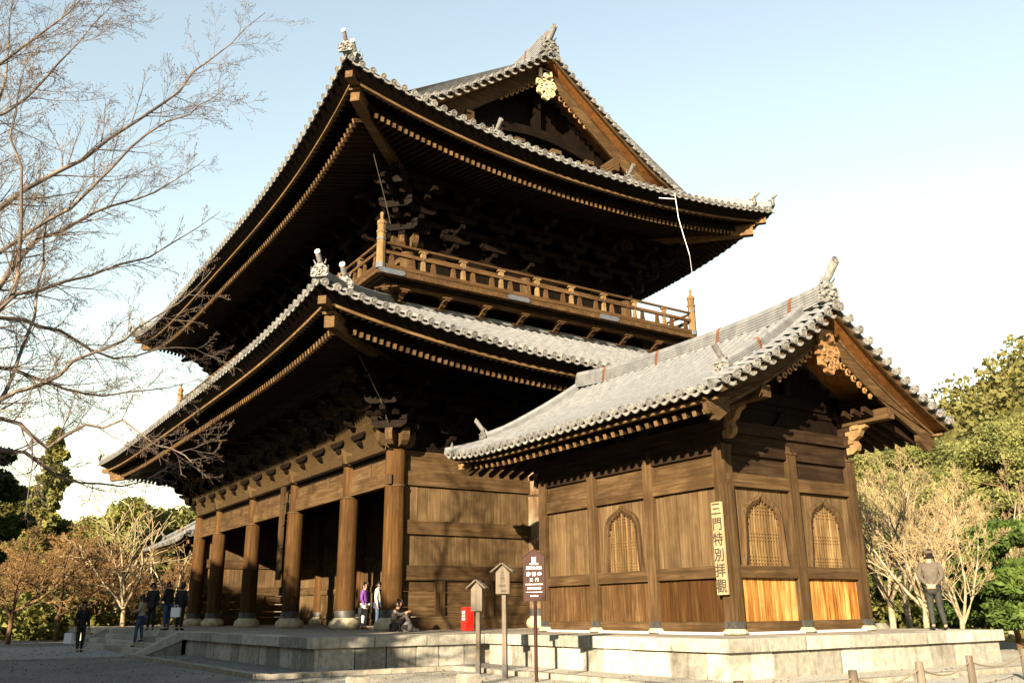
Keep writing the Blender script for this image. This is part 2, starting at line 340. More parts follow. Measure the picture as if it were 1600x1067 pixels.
# ------------------------------------------------------------------ stone platform
GX0 = -24.093; D1 = 5.619; GD = 2*D1
PILX = [0, -3.738, -9.277, -14.816, -20.355, -24.093]
plat = thing('stone_platform', 'stepped grey stone platform carrying the temple gate and its side pavilions', 'platform', (-12, 5.6, PZ))
XR, YF, XP, YPF, YPB = 6.457, -5.087, 14.74, -.522, 8.6
XL = GX0-XR; XPL = GX0-XP; YB = GD-YF; YPF2, YPB2 = YPF, YPB
outl = [(XL, YF), (XR, YF), (XR, YPF), (XP, YPF), (XP, YPB), (XR, YPB), (XR, YB), (XL, YB), (XL, YPB), (XPL, YPB), (XPL, YPF), (XL, YPF)]
fl = MB(); fl.add([(x, y, -.004) for x, y in [(XL+.5, YF+.5), (XR-.5, YF+.5), (XR-.5, YB-.5), (XL+.5, YB-.5)]], [(0, 1, 2, 3)])
fl.add([(x, y, -.004) for x, y in [(XR-.5, YPF+.5), (XP-.5, YPF+.5), (XP-.5, YPB-.5), (XR-.5, YPB-.5)]], [(0, 1, 2, 3)])
fl.add([(x, y, -.004) for x, y in [(XPL+.5, YPF+.5), (XL+.5, YPF+.5), (XL+.5, YPB-.5), (XPL+.5, YPB-.5)]], [(0, 1, 2, 3)])
fl.build('platform_floor', PAVE, plat)
core = MB(); zc = -.02
for a, b in (((XL+.3, YF+.3, PZ), (XR-.3, YB-.3, zc)), ((XR-.3, YPF+.3, PZ), (XP-.3, YPB-.3, zc)), ((XPL+.3, YPF+.3, PZ), (XL+.3, YPB-.3, zc))): core.bb(a, b)
core.build('platform_core', PAVE, plat)
STX0, STX1 = -18.85, -5.25                     # stair range on the front edge
rs = random.Random(3)
def stone_block(a, b, name):
    """slightly irregular bevelled block"""
    m = MB(); c = [(a[i]+b[i])/2 for i in range(3)]; h = [abs(b[i]-a[i])/2 for i in range(3)]; q = .012; v = []
    for sz_ in (-1, 1):
        for (i, j) in ((-1, -1), (1, -1), (1, 1), (-1, 1)): v.append([i*h[0], j*h[1], sz_*h[2]])
    for p in v:
        for t in range(3): p[t] += rs.uniform(-.004, .004)
    m.add(v, [(3, 2, 1, 0), (4, 5, 6, 7), (0, 1, 5, 4), (1, 2, 6, 5), (2, 3, 7, 6), (3, 0, 4, 7)])
    return m.build(name, STONE, plat, at=c)
for (x0, y0), (x1, y1) in zip(outl, outl[1:]+outl[:1]):
    L = math.hypot(x1-x0, y1-y0); dx, dy = (x1-x0)/L, (y1-y0)/L; nx, ny = dy, -dx     # outward normal (ccw outline)
    vis = (ny < -.5 or nx > .5)
    for row, (za, zb, dep, ins, lo, hi) in enumerate(((-.235, 0, .75, 0, 1.0, 1.9), (PZ-.05, -.24, .3, .09, .55, 1.15))):
        t = .001
        if not vis: lo, hi = 2.5, 3.5
        while t < L-.01:
            w = min(rs.uniform(lo, hi), L-t)
            if L-t-w < .35: w = L-t
            tm = t+w/2; px = x0+dx*tm
            skip = row == 1 and abs(y0-YF) < .01 and abs(dy) < .1 and STX0 < px < STX1
            if not skip:
                o_ = rs.uniform(-.006, .008); gap = .016
                e0 = 0 if t > .01 else (0 if row == 0 else ins); e1 = 0 if L-t-w > .01 else (0 if row == 0 else ins)
                ax, ay = x0+dx*(t+gap+e0), y0+dy*(t+gap+e0); bx_, by_ = x0+dx*(t+w-gap-e1), y0+dy*(t+w-gap-e1)
                of = -ins+o_; P = [(ax+nx*of, ay+ny*of), (bx_+nx*of, by_+ny*of), (ax-nx*dep, ay-ny*dep), (bx_-nx*dep, by_-ny*dep)]
                xs = [p[0] for p in P]; ys = [p[1] for p in P]
                stone_block((min(xs), min(ys), za), (max(xs), max(ys), zb+rs.uniform(-.003, .003)), 'cap_stone' if row == 0 else 'wall_stone')
            t += w
# stair: three steps between two sloping cheek stones
for i in range(3):
    y1 = YF-.02; y0 = YF-.34*(i+1)-.12; z = -.18*(i+1)+.002
    t = STX0+.35
    while t < STX1-.36:
        w = min(rs.uniform(1.4, 2.4), STX1-.35-t)
        if STX1-.35-t-w < .5: w = STX1-.35-t
        stone_block((t+.005, y0, z-.175), (t+w-.005, y1, z), 'step_stone'); t += w
for xa in (STX0, STX1-.35):
    m = MB(); m.prism([(YF+.01, -.012), (YF+.01, -.26), (YF-1.22, PZ-.02), (YF-1.62, PZ-.02), (YF-.15, -.012)][::-1], (xa+.175, 0, 0), (0, 1, 0), (0, 0, 1), .35)
    m.build('cheek_stone', STONE, plat)
    m = MB(); m.prism([(YF+.01, -.265), (YF+.01, PZ), (YF-1.2, PZ)], (xa+.175, 0, 0), (0, 1, 0), (0, 0, 1), .26); m.build('cheek_wall', STONE, plat)
# kerb of the rain gutter round the platform
kerb = thing('gutter_kerb', 'low line of kerb stones around the foot of the stone platform', 'kerb', (0, -6.6, PZ))
kp = [(STX1+.1, -6.75), (8.2, -6.75), (8.2, -2.35), (16.5, -2.35), (16.5, 10.4)]
for (x0, y0), (x1, y1) in zip(kp, kp[1:]):
    L = math.hypot(x1-x0, y1-y0); dx, dy = (x1-x0)/L, (y1-y0)/L; t = 0
    while t < L-.05:
        w = min(rs.uniform(.8, 1.7), L-t); m = MB()
        c = (x0+dx*(t+w/2), y0+dy*(t+w/2), PZ+.03)
        m.box((0, 0, 0), (w-.02 if dx else .22, w-.02 if dy else .22, .13+rs.uniform(-.01, .02)), rz=rs.uniform(-.008, .008)); m.build('kerb_stone', KERB, kerb, at=c); t += w

# ------------------------------------------------------------------ roofs
class Roof:
    """one rectangular roof: eave rectangle x0..x1,y0..y1, eave curves and a height profile"""
    def __init__(s, x0, x1, y0, y1, mids, corners, base, prof, fade=5.0, pw=(4, 2.2, 4, 2.2)):
        # sides: 0 front (y0, s runs +x->-x?) 1 right 2 back 3 left ; corners: FR, BR, BL, FL
        s.x0, s.x1, s.y0, s.y1 = x0, x1, y0, y1; s.mid = mids; s.cor = corners; s.base = base; s.prof = prof; s.fd = fade; s.pw = pw
        # side frames: origin, along, inward, length, corner indices at s=0 and s=L
        s.side = [((x1, y0), (-1, 0), (0, 1), x1-x0, 0, 3), ((x1, y1), (0, -1), (-1, 0), y1-y0, 1, 0),
                  ((x0, y1), (1, 0), (0, -1), x1-x0, 2, 1), ((x0, y0), (0, 1), (1, 0), y1-y0, 3, 2)]
    def edge(s, k, sn):
        _, _, _, L, a, b = s.side[k]; t = abs(2*sn-1)
        c = s.cor[a] if sn < .5 else s.cor[b]
        return s.mid[k]+(c-s.mid[k])*t**s.pw[k]
    def z(s, k, q, d):
        L = s.side[k][3]; w = L-2*d
        sn = .5 if w < .2 else min(1, max(0, (q-d)/w))
        f = max(0, 1-d/s.fd)**1.5 if d > 0 else 1
        return s.base+(s.edge(k, sn)-s.base)*f+s.prof(d)
    def p(s, k, q, d, dz=0):
        (ox, oy), (ax, ay), (ix, iy), L, a, b = s.side[k]
        return (ox+ax*q+ix*d, oy+ay*q+iy*d, s.z(k, q, d)+dz)

def half_row(m, pts, r0_, r1_, side, n=5, end=True):
    """one course of a cover tile: half cylinder between two points"""
    a, b = Vector(pts[0]), Vector(pts[1]); sd_ = Vector(side); up = sd_.cross(b-a).normalized()
    if up.z < 0: up = -up
    vs = []
    for p, r in ((a, r0_), (b, r1_)):
        for j in range(n):
            t = PI*j/(n-1); vs.append(p+sd_*(r*math.cos(t))+up*(r*math.sin(t)))
    m.add(vs, [(j, j+1, n+j+1, n+j) for j in range(n-1)])

def disc_mesh(name, r=.1, t=.05, mat=None, plain=False):
    """round eave tile end, faces +Y local? -> faces -Y (outward)"""
    m = MB(); n = 14; prof = [(r, 0), (r, -t), (r*.80, -t-.004), (r*.76, -t+.012), (r*.34, -t+.012), (r*.28, -t-.002), (0.002, -t-.004)] if not plain else [(r, 0), (r, -t), (.002, -t)]
    vs = []
    for rr, y in prof:
        for j in range(n): a = 2*PI*j/n; vs.append((rr*math.cos(a), y, rr*math.sin(a)))
    fs = [(i*n+j, i*n+(j+1) % n, (i+1)*n+(j+1) % n, (i+1)*n+j) for i in range(len(prof)-1) for j in range(n)]
    m.add(vs, fs)
    if not plain:   # three comma-shaped swirls between boss and rim
        for q in range(3):
            a0 = q*2*PI/3; pts = []
            for j in range(5):
                a = a0+j*.42; rr = r*(.36+.085*j); pts.append((rr*math.cos(a), -t+.006, rr*math.sin(a)))
            for j in range(4):
                m.beam(pts[j], pts[j+1], .012*(4.5-j)/3*r/.1, .014, up=(0, 1, 0))
    return m.mesh(name, mat or TILED)
def pan_mesh(name, w=.26, r=.1):
    """front face of the concave pan tile hanging between two round ends"""
    m = MB(); n = 6; top = []; bot = []
    for j in range(n+1):
        x = -w/2+w*j/n; u = 1-(2*x/w)**2; top.append((x, -.0, -.035-u*.04)); bot.append((x, 0, -.075-u*.075))
    T2 = [(a, -.045, c) for a, b, c in top]; B2 = [(a, -.045, c) for a, b, c in bot]
    m.strip(T2, B2); m.strip(B2, bot); m.strip(top, T2)
    return m.mesh(name, TILED)

def joined(name, me_list, mat, parent, kind='stuff'):
    if mat is RAF: mat = [RAFD, RAF]
    """join many (mesh, matrix) copies into one object, numpy"""
    Vs = []; Fs = []; n0 = 0; cache = {}
    out = MB()
    for me, mw in me_list:
        if me.name not in cache:
            co = np.empty(len(me.vertices)*3); me.vertices.foreach_get('co', co); cache[me.name] = (co.reshape(-1, 3), [tuple(p.vertices) for p in me.polygons], [p.material_index for p in me.polygons])
        co, fs, mis = cache[me.name]; A = np.array(mw)
        out.add((co@A[:3, :3].T+A[:3, 3]).tolist(), fs); out.mi[-len(mis):] = mis
    return out.build(name, mat, parent, kind=kind)

CAMV = CAM
def place_many(name, items, parent, limit, mat, stuffname=None):
    """items: (mesh, matrix). Nearest `limit` become objects, the rest one joined part"""
    items = sorted(items, key=lambda t: (t[1].translation-CAMV).length)
    for me, mw in items[:limit]:
        o = bpy.data.objects.new(name, me); COL.objects.link(o); WO[o.name] = mw.translation.copy()
        o.parent = parent; L = mw.copy(); L.translation = mw.translation-world_origin(parent); o.matrix_local = L
    if items[limit:]: joined(stuffname or name+'_row', items[limit:], mat, parent)

def frame_m(pos, outward, tilt=0.0, scale=1):
    """matrix whose -Y looks outward"""
    y = -Vector((outward[0], outward[1], 0)).normalized(); z = Vector((0, 0, 1)); x = y.cross(z)
    R3 = Matrix((x, y, z)).transposed()
    if tilt: R3 = R3 @ Matrix.Rotation(tilt, 3, 'X')
    return Matrix.Translation(Vector(pos)) @ (R3*scale).to_4x4()

def roof_tiles(rf, k, dmax, pitch, tl, r, pan, cov, qrange=None, eave=None, eaves_pan=None, me_disc=None, me_pan=None, single=None):
    """pan sheet and cover tile rows of one side; dmax(q) = how far up the slope the row at q runs"""
    L = rf.side[k][3]; q0, q1 = qrange or (0, L); n = int(round((q1-q0)/pitch)); pt = (q1-q0)/n
    (ox, oy), (ax, ay), (ix, iy), _, _, _ = rf.side[k]
    cols = [q0+i*pt for i in range(n+1)]
    for i in range(n):
        qa, qb = cols[i], cols[i+1]; da, db = dmax(qa), dmax(qb)
        if max(da, db) < .05: continue
        ns = max(1, int(max(da, db)/tl)); A = []; B = []
        for j in range(ns+1):
            ea, eb = da*j/ns, db*j/ns
            if j: A.append(rf.p(k, qa, ea)); B.append(rf.p(k, qb, eb))
            if j < ns: A.append(rf.p(k, qa, ea, .028)); B.append(rf.p(k, qb, eb, .028))
        pan.strip(A, B)
    for i in range(n):
        q = cols[i]+pt/2; dm = dmax(q)
        if dm < .15: continue
        ns = max(1, int(round(dm/tl))); pts = [rf.p(k, q, dm*j/ns, .035) for j in range(ns+1)]
        for j in range(ns):
            if single is None: half_row(cov, (pts[j], pts[j+1]), r, r*.94, (ax, ay, 0), 5 if tl < .35 else 5)
            else: single.append((pts[j], pts[j+1], (ax, ay, 0)))
        if eave is not None:
            P = Vector(pts[0])
            eave.append((me_disc, frame_m(P-Vector((ix, iy, 0))*.0+Vector((0, 0, .012)), (-ix, -iy), .22)))
            if eaves_pan is not None:
                eaves_pan.append((me_pan, frame_m(Vector(rf.p(k, cols[i], 0, .03)), (-ix, -iy), .1)))

DISC = disc_mesh('eave_tile', .112, .07); PAN = pan_mesh('pan_tile_end', .30)
DISCW = disc_mesh('white_tile_end', .13, .05, TILEW, True)

def eave_band(m, rf, k, d0, z0, d1, z1, q0=None, q1=None, n=48, mi=0):
    """strip following the eave between (d0,z0) and (d1,z1), offsets from eave line height"""
    L = rf.side[k][3]; A = []; B = []
    for i in range(n+1):
        t = i/n
        for (d, zz, out) in ((d0, z0, A), (d1, z1, B)):
            a = max(d, 0) if q0 is None else q0; b = L-max(d, 0) if q1 is None else q1
            q = a+(b-a)*t; sn = (q-d)/(L-2*d) if L-2*d > .1 else .5
            (ox, oy), (ax, ay), (ix, iy), _, _, _ = rf.side[k]
            f = max(0, 1-max(d, 0)/rf.fd)**.8
            z = rf.base+(rf.edge(k, min(1, max(0, sn)))-rf.base)*f+zz
            out.append((ox+ax*q+ix*d, oy+ay*q+iy*d, z))
    m.strip(A, B, mi)
def eave_pt(rf, k, q, d, zz):
    L = rf.side[k][3]; sn = (q-d)/(L-2*d) if L-2*d > .1 else .5
    (ox, oy), (ax, ay), (ix, iy), _, _, _ = rf.side[k]; f = max(0, 1-max(d, 0)/rf.fd)**.8
    return Vector((ox+ax*q+ix*d, oy+ay*q+iy*d, rf.base+(rf.edge(k, min(1, max(0, sn)))-rf.base)*f+zz))

def ridge_stack(name, path, parent, w=.34, h=.5, layers=5, cap=.1, mat=TILE, straps=0, strap_parent=None):
    """ridge of stacked noshi tiles with a round cap row, follows path (bottom centre line)"""
    m = MB(); sec = [(-w/2, 0)]; lh = h/layers
    prof_r = []; 
    for i in range(layers):
        a = w/2-(i*.012); b = a-.028
        prof_r += [(a, lh*i), (a, lh*i+lh*.62), (b, lh*i+lh*.64), (b, lh*(i+1))]
    capn = 5; cp = [(cap*math.cos(PI*j/capn), h+cap*math.sin(PI*j/capn)) for j in range(capn+1)]
    sec = prof_r+cp+[(-a_, b_) for a_, b_ in reversed(prof_r)]
    sec = sec[::-1]
    m.sweep(path, sec); o = m.build(name, mat, parent)
    if straps:
        P = [Vector(p) for p in path]; 
        for i in range(straps):
            t = (i+.6)/straps*(len(P)-1); a = int(t); b = min(a+1, len(P)-1); c = P[a].lerp(P[b], t-a); d = (P[b]-P[a]).normalized()
            mm = MB(); s2 = [(x*1.03+(.012 if x > 0 else -.012), y+.004) for x, y in sec]; mm.sweep([c-d*.045, c+d*.045], s2); mm.build('ridge_strap', STRAP, o)
    return o

def ogre_tile(name, pos, outdir, s, parent, white=False, horn=True, lift=.55):
    """ridge-end ornament: curled face plate, side scrolls and the upward projecting round tile"""
    o_ = Vector((outdir[0], outdir[1], 0)).normalized(); sx = o_.cross(Vector((0, 0, 1))); up = Vector((0, 0, 1)); pos = Vector(pos); m = MB()
    out = [(-.42, 0), (-.50, .12), (-.40, .22), (-.44, .40), (-.34, .56), (-.20, .66), (-.10, .78), (.10, .78), (.20, .66), (.34, .56), (.44, .40), (.40, .22), (.50, .12), (.42, 0)]
    m.prism([(a*s, b*s) for a, b in reversed(out)], pos, sx, up, .16*s)
    for sgn in (-1, 1):      # scrolls, cheeks, brows
        pts = [pos+sx*(sgn*(.26+.16*math.cos(t))*s)+up*((.16+.14*math.sin(t))*s)+o_*(.11*s) for t in [j*.9 for j in range(6)]]
        m.tube(pts, [.06*s, .055*s, .05*s, .045*s, .035*s, .02*s], 6)
        m.tube([pos+sx*(sgn*.08*s)+up*.50*s+o_*.10*s, pos+sx*(sgn*.22*s)+up*.56*s+o_*.14*s, pos+sx*(sgn*.33*s)+up*.46*s+o_*.1*s], [.05*s, .06*s, .03*s], 6)
        m.tube([pos+sx*(sgn*.14*s)+up*.40*s+o_*.08*s, pos+sx*(sgn*.14*s)+up*.40*s+o_*.17*s], [.06*s, .04*s], 6)
        m.tube([pos+sx*(sgn*.25*s)+up*.72*s, pos+sx*(sgn*.36*s)+up*.95*s+o_*.08*s], [.05*s, .012*s], 5)
        for j in range(5): m.box(pos+sx*(sgn*.47*s)+up*((.1+.11*j)*s)+o_*.05*s, (.05*s, .05*s, .05*s))
    m.tube([pos+up*.34*s+o_*.08*s, pos+up*.26*s+o_*.2*s], [.09*s, .06*s], 6)
    m.tube([pos+sx*(-.16*s)+up*.15*s+o_*.12*s, pos+up*.10*s+o_*.17*s, pos+sx*(.16*s)+up*.15*s+o_*.12*s], .04*s, 6)
    b = m.build(name, TILED, parent, smooth=False)
    if horn:
        h = MB(); a = pos+up*.62*s-o_*.25*s; e = pos+up*(.62+lift)*s+o_*(.42*s)
        mid = (a+e)/2-up*.07*s
        h.tube([a, mid, e], [.13*s, .135*s, .14*s], 12); h.build('projecting_tile', TILED, b)
        dm = disc_mesh('tile_face', .15*s, .03, TILEW if white else TILED, white)
        d = bpy.data.objects.new('tile_face', dm); COL.objects.link(d); WO[d.name] = e
        d.parent = b; d.matrix_local = frame_m(e, o_, -.25)
    return b
def corner_ridge(name, path, parent, s, white, n_end=None):
    """hip ridge along path from top to eave corner with ornament at its lower end"""
    P = [Vector(p) for p in path]; r = ridge_stack(name, P, parent, .30*s, .26*s, 4, .09*s)
    d = P[-1]-P[-2]; ogre_tile('ridge_end_tile', P[-1]+Vector((d.x, d.y, 0)).normalized()*.06, (d.x, d.y), .62*s, parent if r is None else r, white, lift=.6)
    return r

# ------------------------------------------------------------------ the temple gate
gate = thing('temple_gate', 'huge two-storey dark timber temple gate with sweeping tiled roofs and a balcony', 'gate', (GX0/2, D1, 0))
UP = Roof(GX0-4.1, 4.1, -4.1, GD+4.1, [15.35, 15.85, 15.35, 15.85], [17.05, 16.7, 16.7, 16.7], 15.6, lambda d: .576*d+.011*d*d)
LO = Roof(GX0-4.85, 4.85, -4.85, GD+4.85, [8.62, 8.2, 8.62, 8.2], [9.2, 8.95, 8.95, 8.95], 8.45, lambda d: .44*d+.010*d*d)
discs = []; pans = []
SL = .365
def hipd(L, top): return lambda q: max(0, min(q, L-q, top))
for nm, rf, top, o_ in (('upper_roof', UP, 9.72, 4.1), ('lower_roof', LO, 4.5, 4.85)):
    pan = MB(); cov = MB()
    for k in range(4):
        L = rf.side[k][3]
        if nm == 'upper_roof':
            dm = (lambda q, L=L: (min(q, L-q) if min(q, L-q) < 2.34 else 9.72)) if k in (0, 2) else (lambda q, L=L: max(0, min(q, L-q, 3.9)))
        else: dm = hipd(L, top)
        roof_tiles(rf, k, dm, SL, .42, .098, pan, cov, eave=discs, eaves_pan=pans, me_disc=DISC, me_pan=PAN)
    r = pan.build(nm, TILE, gate); cov.build('tile_row', TILE, r, kind='stuff', smooth=True)
    if nm == 'upper_roof': UPR = r
    else: LOR = r
    # eave carpentry: board under the tiles, eave lip, soffit boards
    mu = MB(); ml = MB(); ms = MB()
    for k in range(4):
        eave_band(mu, rf, k, .0, -.02, .0, -.09); eave_band(mu, rf, k, .0, -.09, .42, -.30)
        eave_band(ml, rf, k, .42, -.30, .42, -.385); eave_band(ml, rf, k, .42, -.385, .56, -.385)
        eave_band(ms, rf, k, .44, -.305, 1.9, -.02); eave_band(ms, rf, k, 1.02, -.62, 1.02, -.30); eave_band(ms, rf, k, 1.0, -.60, o_+.3, -.60+.26*(o_-.7))
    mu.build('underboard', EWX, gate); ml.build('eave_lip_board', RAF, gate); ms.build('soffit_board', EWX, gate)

# rafters
RB = MB(); RB.add([(-.5, 0, -.5), (.5, 0, -.5), (.5, 1, -.5), (-.5, 1, -.5), (-.5, 0, .5), (.5, 0, .5), (.5, 1, .5), (-.5, 1, .5)],
                  [(3, 2, 1, 0), (4, 5, 6, 7), (0, 1, 5, 4), (1, 2, 6, 5), (2, 3, 7, 6), (3, 0, 4, 7)])
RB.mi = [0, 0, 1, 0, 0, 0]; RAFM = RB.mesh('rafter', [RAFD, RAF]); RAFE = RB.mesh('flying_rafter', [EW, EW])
def beam_m(p0, p1, w, h):
    p0, p1 = Vector(p0), Vector(p1); y = (p1-p0); l = y.length; y /= l; x = y.cross(Vector((0, 0, 1))).normalized(); z = x.cross(y)
    R3 = Matrix((x*w, y*l, z*h)).transposed(); return Matrix.Translation(p0) @ R3.to_4x4()
raf = []; fly = []
for rf, o_ in ((UP, 4.1), (LO, 4.85)):
    for k in range(4):
        L = rf.side[k][3]; n = int(L/.235); lst = raf
        for i in range(n+1):
            q = .9+(L-1.8)*i/n; din = min(o_+.15, q-.1, L-q-.1)
            if din > 1.25:
                lst.append((RAFM, beam_m(eave_pt(rf, k, q, .98, -.72), eave_pt(rf, k, q, din, -.72+.26*(din-.98)), .105, .15)))
            q = .45+(L-.9)*i/n; din = min(1.5, q-.02, L-q-.02)
            if din > .55: fly.append((RAFE, beam_m(eave_pt(rf, k, q, .45, -.40), eave_pt(rf, k, q, din, -.40+.2*(din-.45)), .09, .11)))
vis = [t for t in raf if t[1].translation.x > 2 or t[1].translation.y < -1]
hid = [t for t in raf if not (t[1].translation.x > 2 or t[1].translation.y < -1)]
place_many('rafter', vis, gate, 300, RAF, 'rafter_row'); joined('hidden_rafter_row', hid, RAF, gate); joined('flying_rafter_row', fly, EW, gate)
# corner beams
for rf in (UP, LO):
    for (cx, cy, dx, dy, ci) in ((rf.x1, rf.y0, -1, 1, 0), (rf.x1, rf.y1, -1, -1, 1), (rf.x0, rf.y1, 1, -1, 2), (rf.x0, rf.y0, 1, 1, 3)):
        zc_ = rf.cor[ci]; m = MB()
        a = Vector((cx+dx*.62, cy+dy*.62, zc_-.86)); b = Vector((cx+dx*4.6, cy+dy*4.6, rf.base+.1))
        m.beam(a, b, .30, .36); m.beam(a-Vector((dx*.06, dy*.06, 0))+Vector((0, 0, .22)), b+Vector((0, 0, .22)), .36, .08)
        a2 = Vector((cx+dx*.22, cy+dy*.22, zc_-.42)); m.beam(a2, a2+Vector((dx*1.6, dy*1.6, -.1)), .24, .24)
        m.build('corner_beam', RAF, gate)

# body: pillars, rings, base stones
SOB = MB(); SOB.lathe((0, 0, 0), [(.50, 0), (.55, .06), (.565, .16), (.52, .27), (.42, .34), (.40, .385)], 28); SOBM = SOB.mesh('base_stone', BASE, True)
PB = MB(); PB.lathe((0, 0, 0), [(.345, .36), (.352, 1.6), (.350, 3.2), (.342, 4.50), (.342, 4.52), (.342, 5.66), (.30, 5.74), (.30, 5.76)], 28); PBM = PB.mesh('pillar', PIL, True); PBP = PB.mesh('pillar', wood('peeling pillar wood', 'z', (.06, .035, .018), (.13, .08, .04), (.22, .15, .08), stain=(.24, .20, .14)), True)
PB = MB(); PB.lathe((0, 0, 0), [(.345, .36), (.352, 1.6), (.350, 3.2), (.342, 4.46), (.30, 4.54), (.27, 4.56), (.27, 5.68), (.23, 5.74), (.23, 5.76)], 28); PBT = PB.mesh('pillar', PIL, True)
CB = MB(); CB.lathe((0, 0, 0), [(.35, .37), (.372, .38), (.372, .62), (.35, .63)], 28); CBM = CB.mesh('iron_collar', IRON, True)
RBm = MB(); RBm.lathe((0, 0, 0), [(.345, 4.49), (.362, 4.50), (.362, 4.55), (.345, 4.56)], 28); RGM = RBm.mesh('pale_ring', WZ, True)
for j, y in enumerate((0, D1, GD)):
    for i, x in enumerate(PILX):
        corner = i in (0, 5) or j > 0
        p = inst('pillar', PBP if (i, j) == (0, 1) else PBM if corner else PBT, gate, (x, y, 0))
        if RND: p.rotation_euler = (0, 0, RND.uniform(0, 6))
        inst('base_stone', SOBM, p, (x, y, 0)); inst('iron_collar', CBM, p, (x, y, 0)); inst('pale_ring', RGM, p, (x, y, 0))
# small peg blocks on the near pillars
m = MB()
for (dx, z) in ((-.38, 5.15), (-.37, 3.05), (-.38, 1.75)): m.box((dx, -.12, z), (.09, .14, .38))
m.box((.16, -.34, 4.72), (.34, .08, .34)); m.build('peg_block', WZ, gate, at=(0, 0, 0))
for xx in PILX[1:]:
    m = MB(); m.box((0, 0, 0), (.08, .12, .36)); m.build('peg_block', WZ, gate, at=(xx-.30, -.16, 5.15))

# front and rear lintels between pillars
def lintel(xa, xb, y, s=1):
    m = MB(); m.bb((xa, y-.13, 4.57), (xb, y+.13, 5.06)); m.build('tie_beam', WX, gate)
    m = MB(); m.bb((xa, y-.06, 5.062), (xb, y+.06, 5.50)); m.build('lintel_panel', WX, gate)
    n = 1 if xb-xa < 4.5 else 2
    for i in range(n):
        xm = xa+(xb-xa)*(i+1)/(n+1) if n == 1 else xa+(xb-xa)*(.33+.34*i); m = MB(); m.bb((xm-.11, y-.10, 5.064), (xm+.11, y+.10, 5.50)); m.build('short_strut', WZ, gate)
    m = MB(); m.bb((xa, y-.045, 5.503), (xb, y+.045, 5.70)); m.bb((xa, y-.17, 5.70), (xb, y+.17, 5.752)); m.build('head_rail', EWX, gate)
for i in range(5):
    lintel(PILX[i+1]+.26, PILX[i]-.26, 0); lintel(PILX[i+1]+.26, PILX[i]-.26, GD)

# end walls of planks between rails
def plank_wall(parent, axis, c, a, b, z0, z1, th, w, mat, name='plank', horizontal=False, jit=.012, lab=None):
    """row of separate planks; axis 'x' = wall runs along x at y=c"""
    t = a if not horizontal else z0; end = b if not horizontal else z1; out = []
    while t < end-.01:
        ww = min(w*RND.uniform(.75, 1.3), end-t)
        if end-t-ww < w*.35: ww = end-t
        o_ = RND.uniform(-jit, jit); m = MB(); gp = .007
        if not horizontal: lo_, hi_ = (t+gp, z0), (t+ww-gp, z1)
        else: lo_, hi_ = (a, t+gp), (b, t+ww-gp)
        cen = ((lo_[0]+hi_[0])/2, (lo_[1]+hi_[1])/2); sz = (hi_[0]-lo_[0], hi_[1]-lo_[1])
        if axis == 'x': m.box((0, 0, 0), (sz[0], th, sz[1])); at = (cen[0], c+o_, cen[1])
        else: m.box((0, 0, 0), (th, sz[0], sz[1])); at = (c+o_, cen[0], cen[1])
        ob = m.build(name, mat, parent, at=at)
        if lab: ob['label'] = lab
        out.append(ob); t += ww
    return out
def end_wall(x, ya, yb):
    a, b = ya+.30, yb-.30
    for z0, z1 in ((4.59, 5.06), (3.0, 3.45), (1.54, 2.0)):
        m = MB(); m.bb((x-.14, a, z0), (x+.14, b, z1)); m.build('wall_rail', WY, gate)
    m = MB(); m.bb((x-.12, a, .0), (x+.12, b, .40)); m.build('wall_sill', WY, gate)
    m = MB(); m.bb((x-.05, a, 5.062), (x+.05, b, 5.75)); m.build('wall_head_board', WY, gate)
    plank_wall(gate, 'y', x, a, b, 3.452, 4.588, .09, .46, PLK); plank_wall(gate, 'y', x, a, b, 2.002, 2.998, .09, .46, PLK)
    w = (b-a); st = [a+w*.275, a+w*.65]
    for y in st: m = MB(); m.bb((x-.12, y-.18, .402), (x+.12, y+.18, 1.538)); m.build('wall_stud', WZ, gate)
    ed = [a]+[q for y in st for q in (y-.18, y+.18)]+[b]
    for i in range(0, 6, 2): plank_wall(gate, 'y', x, ed[i]+.003, ed[i+1]-.003, .402, 1.538, .07, .38, WY, horizontal=True)
for x in (0, GX0):
    end_wall(x, 0, D1); end_wall(x, D1, GD)
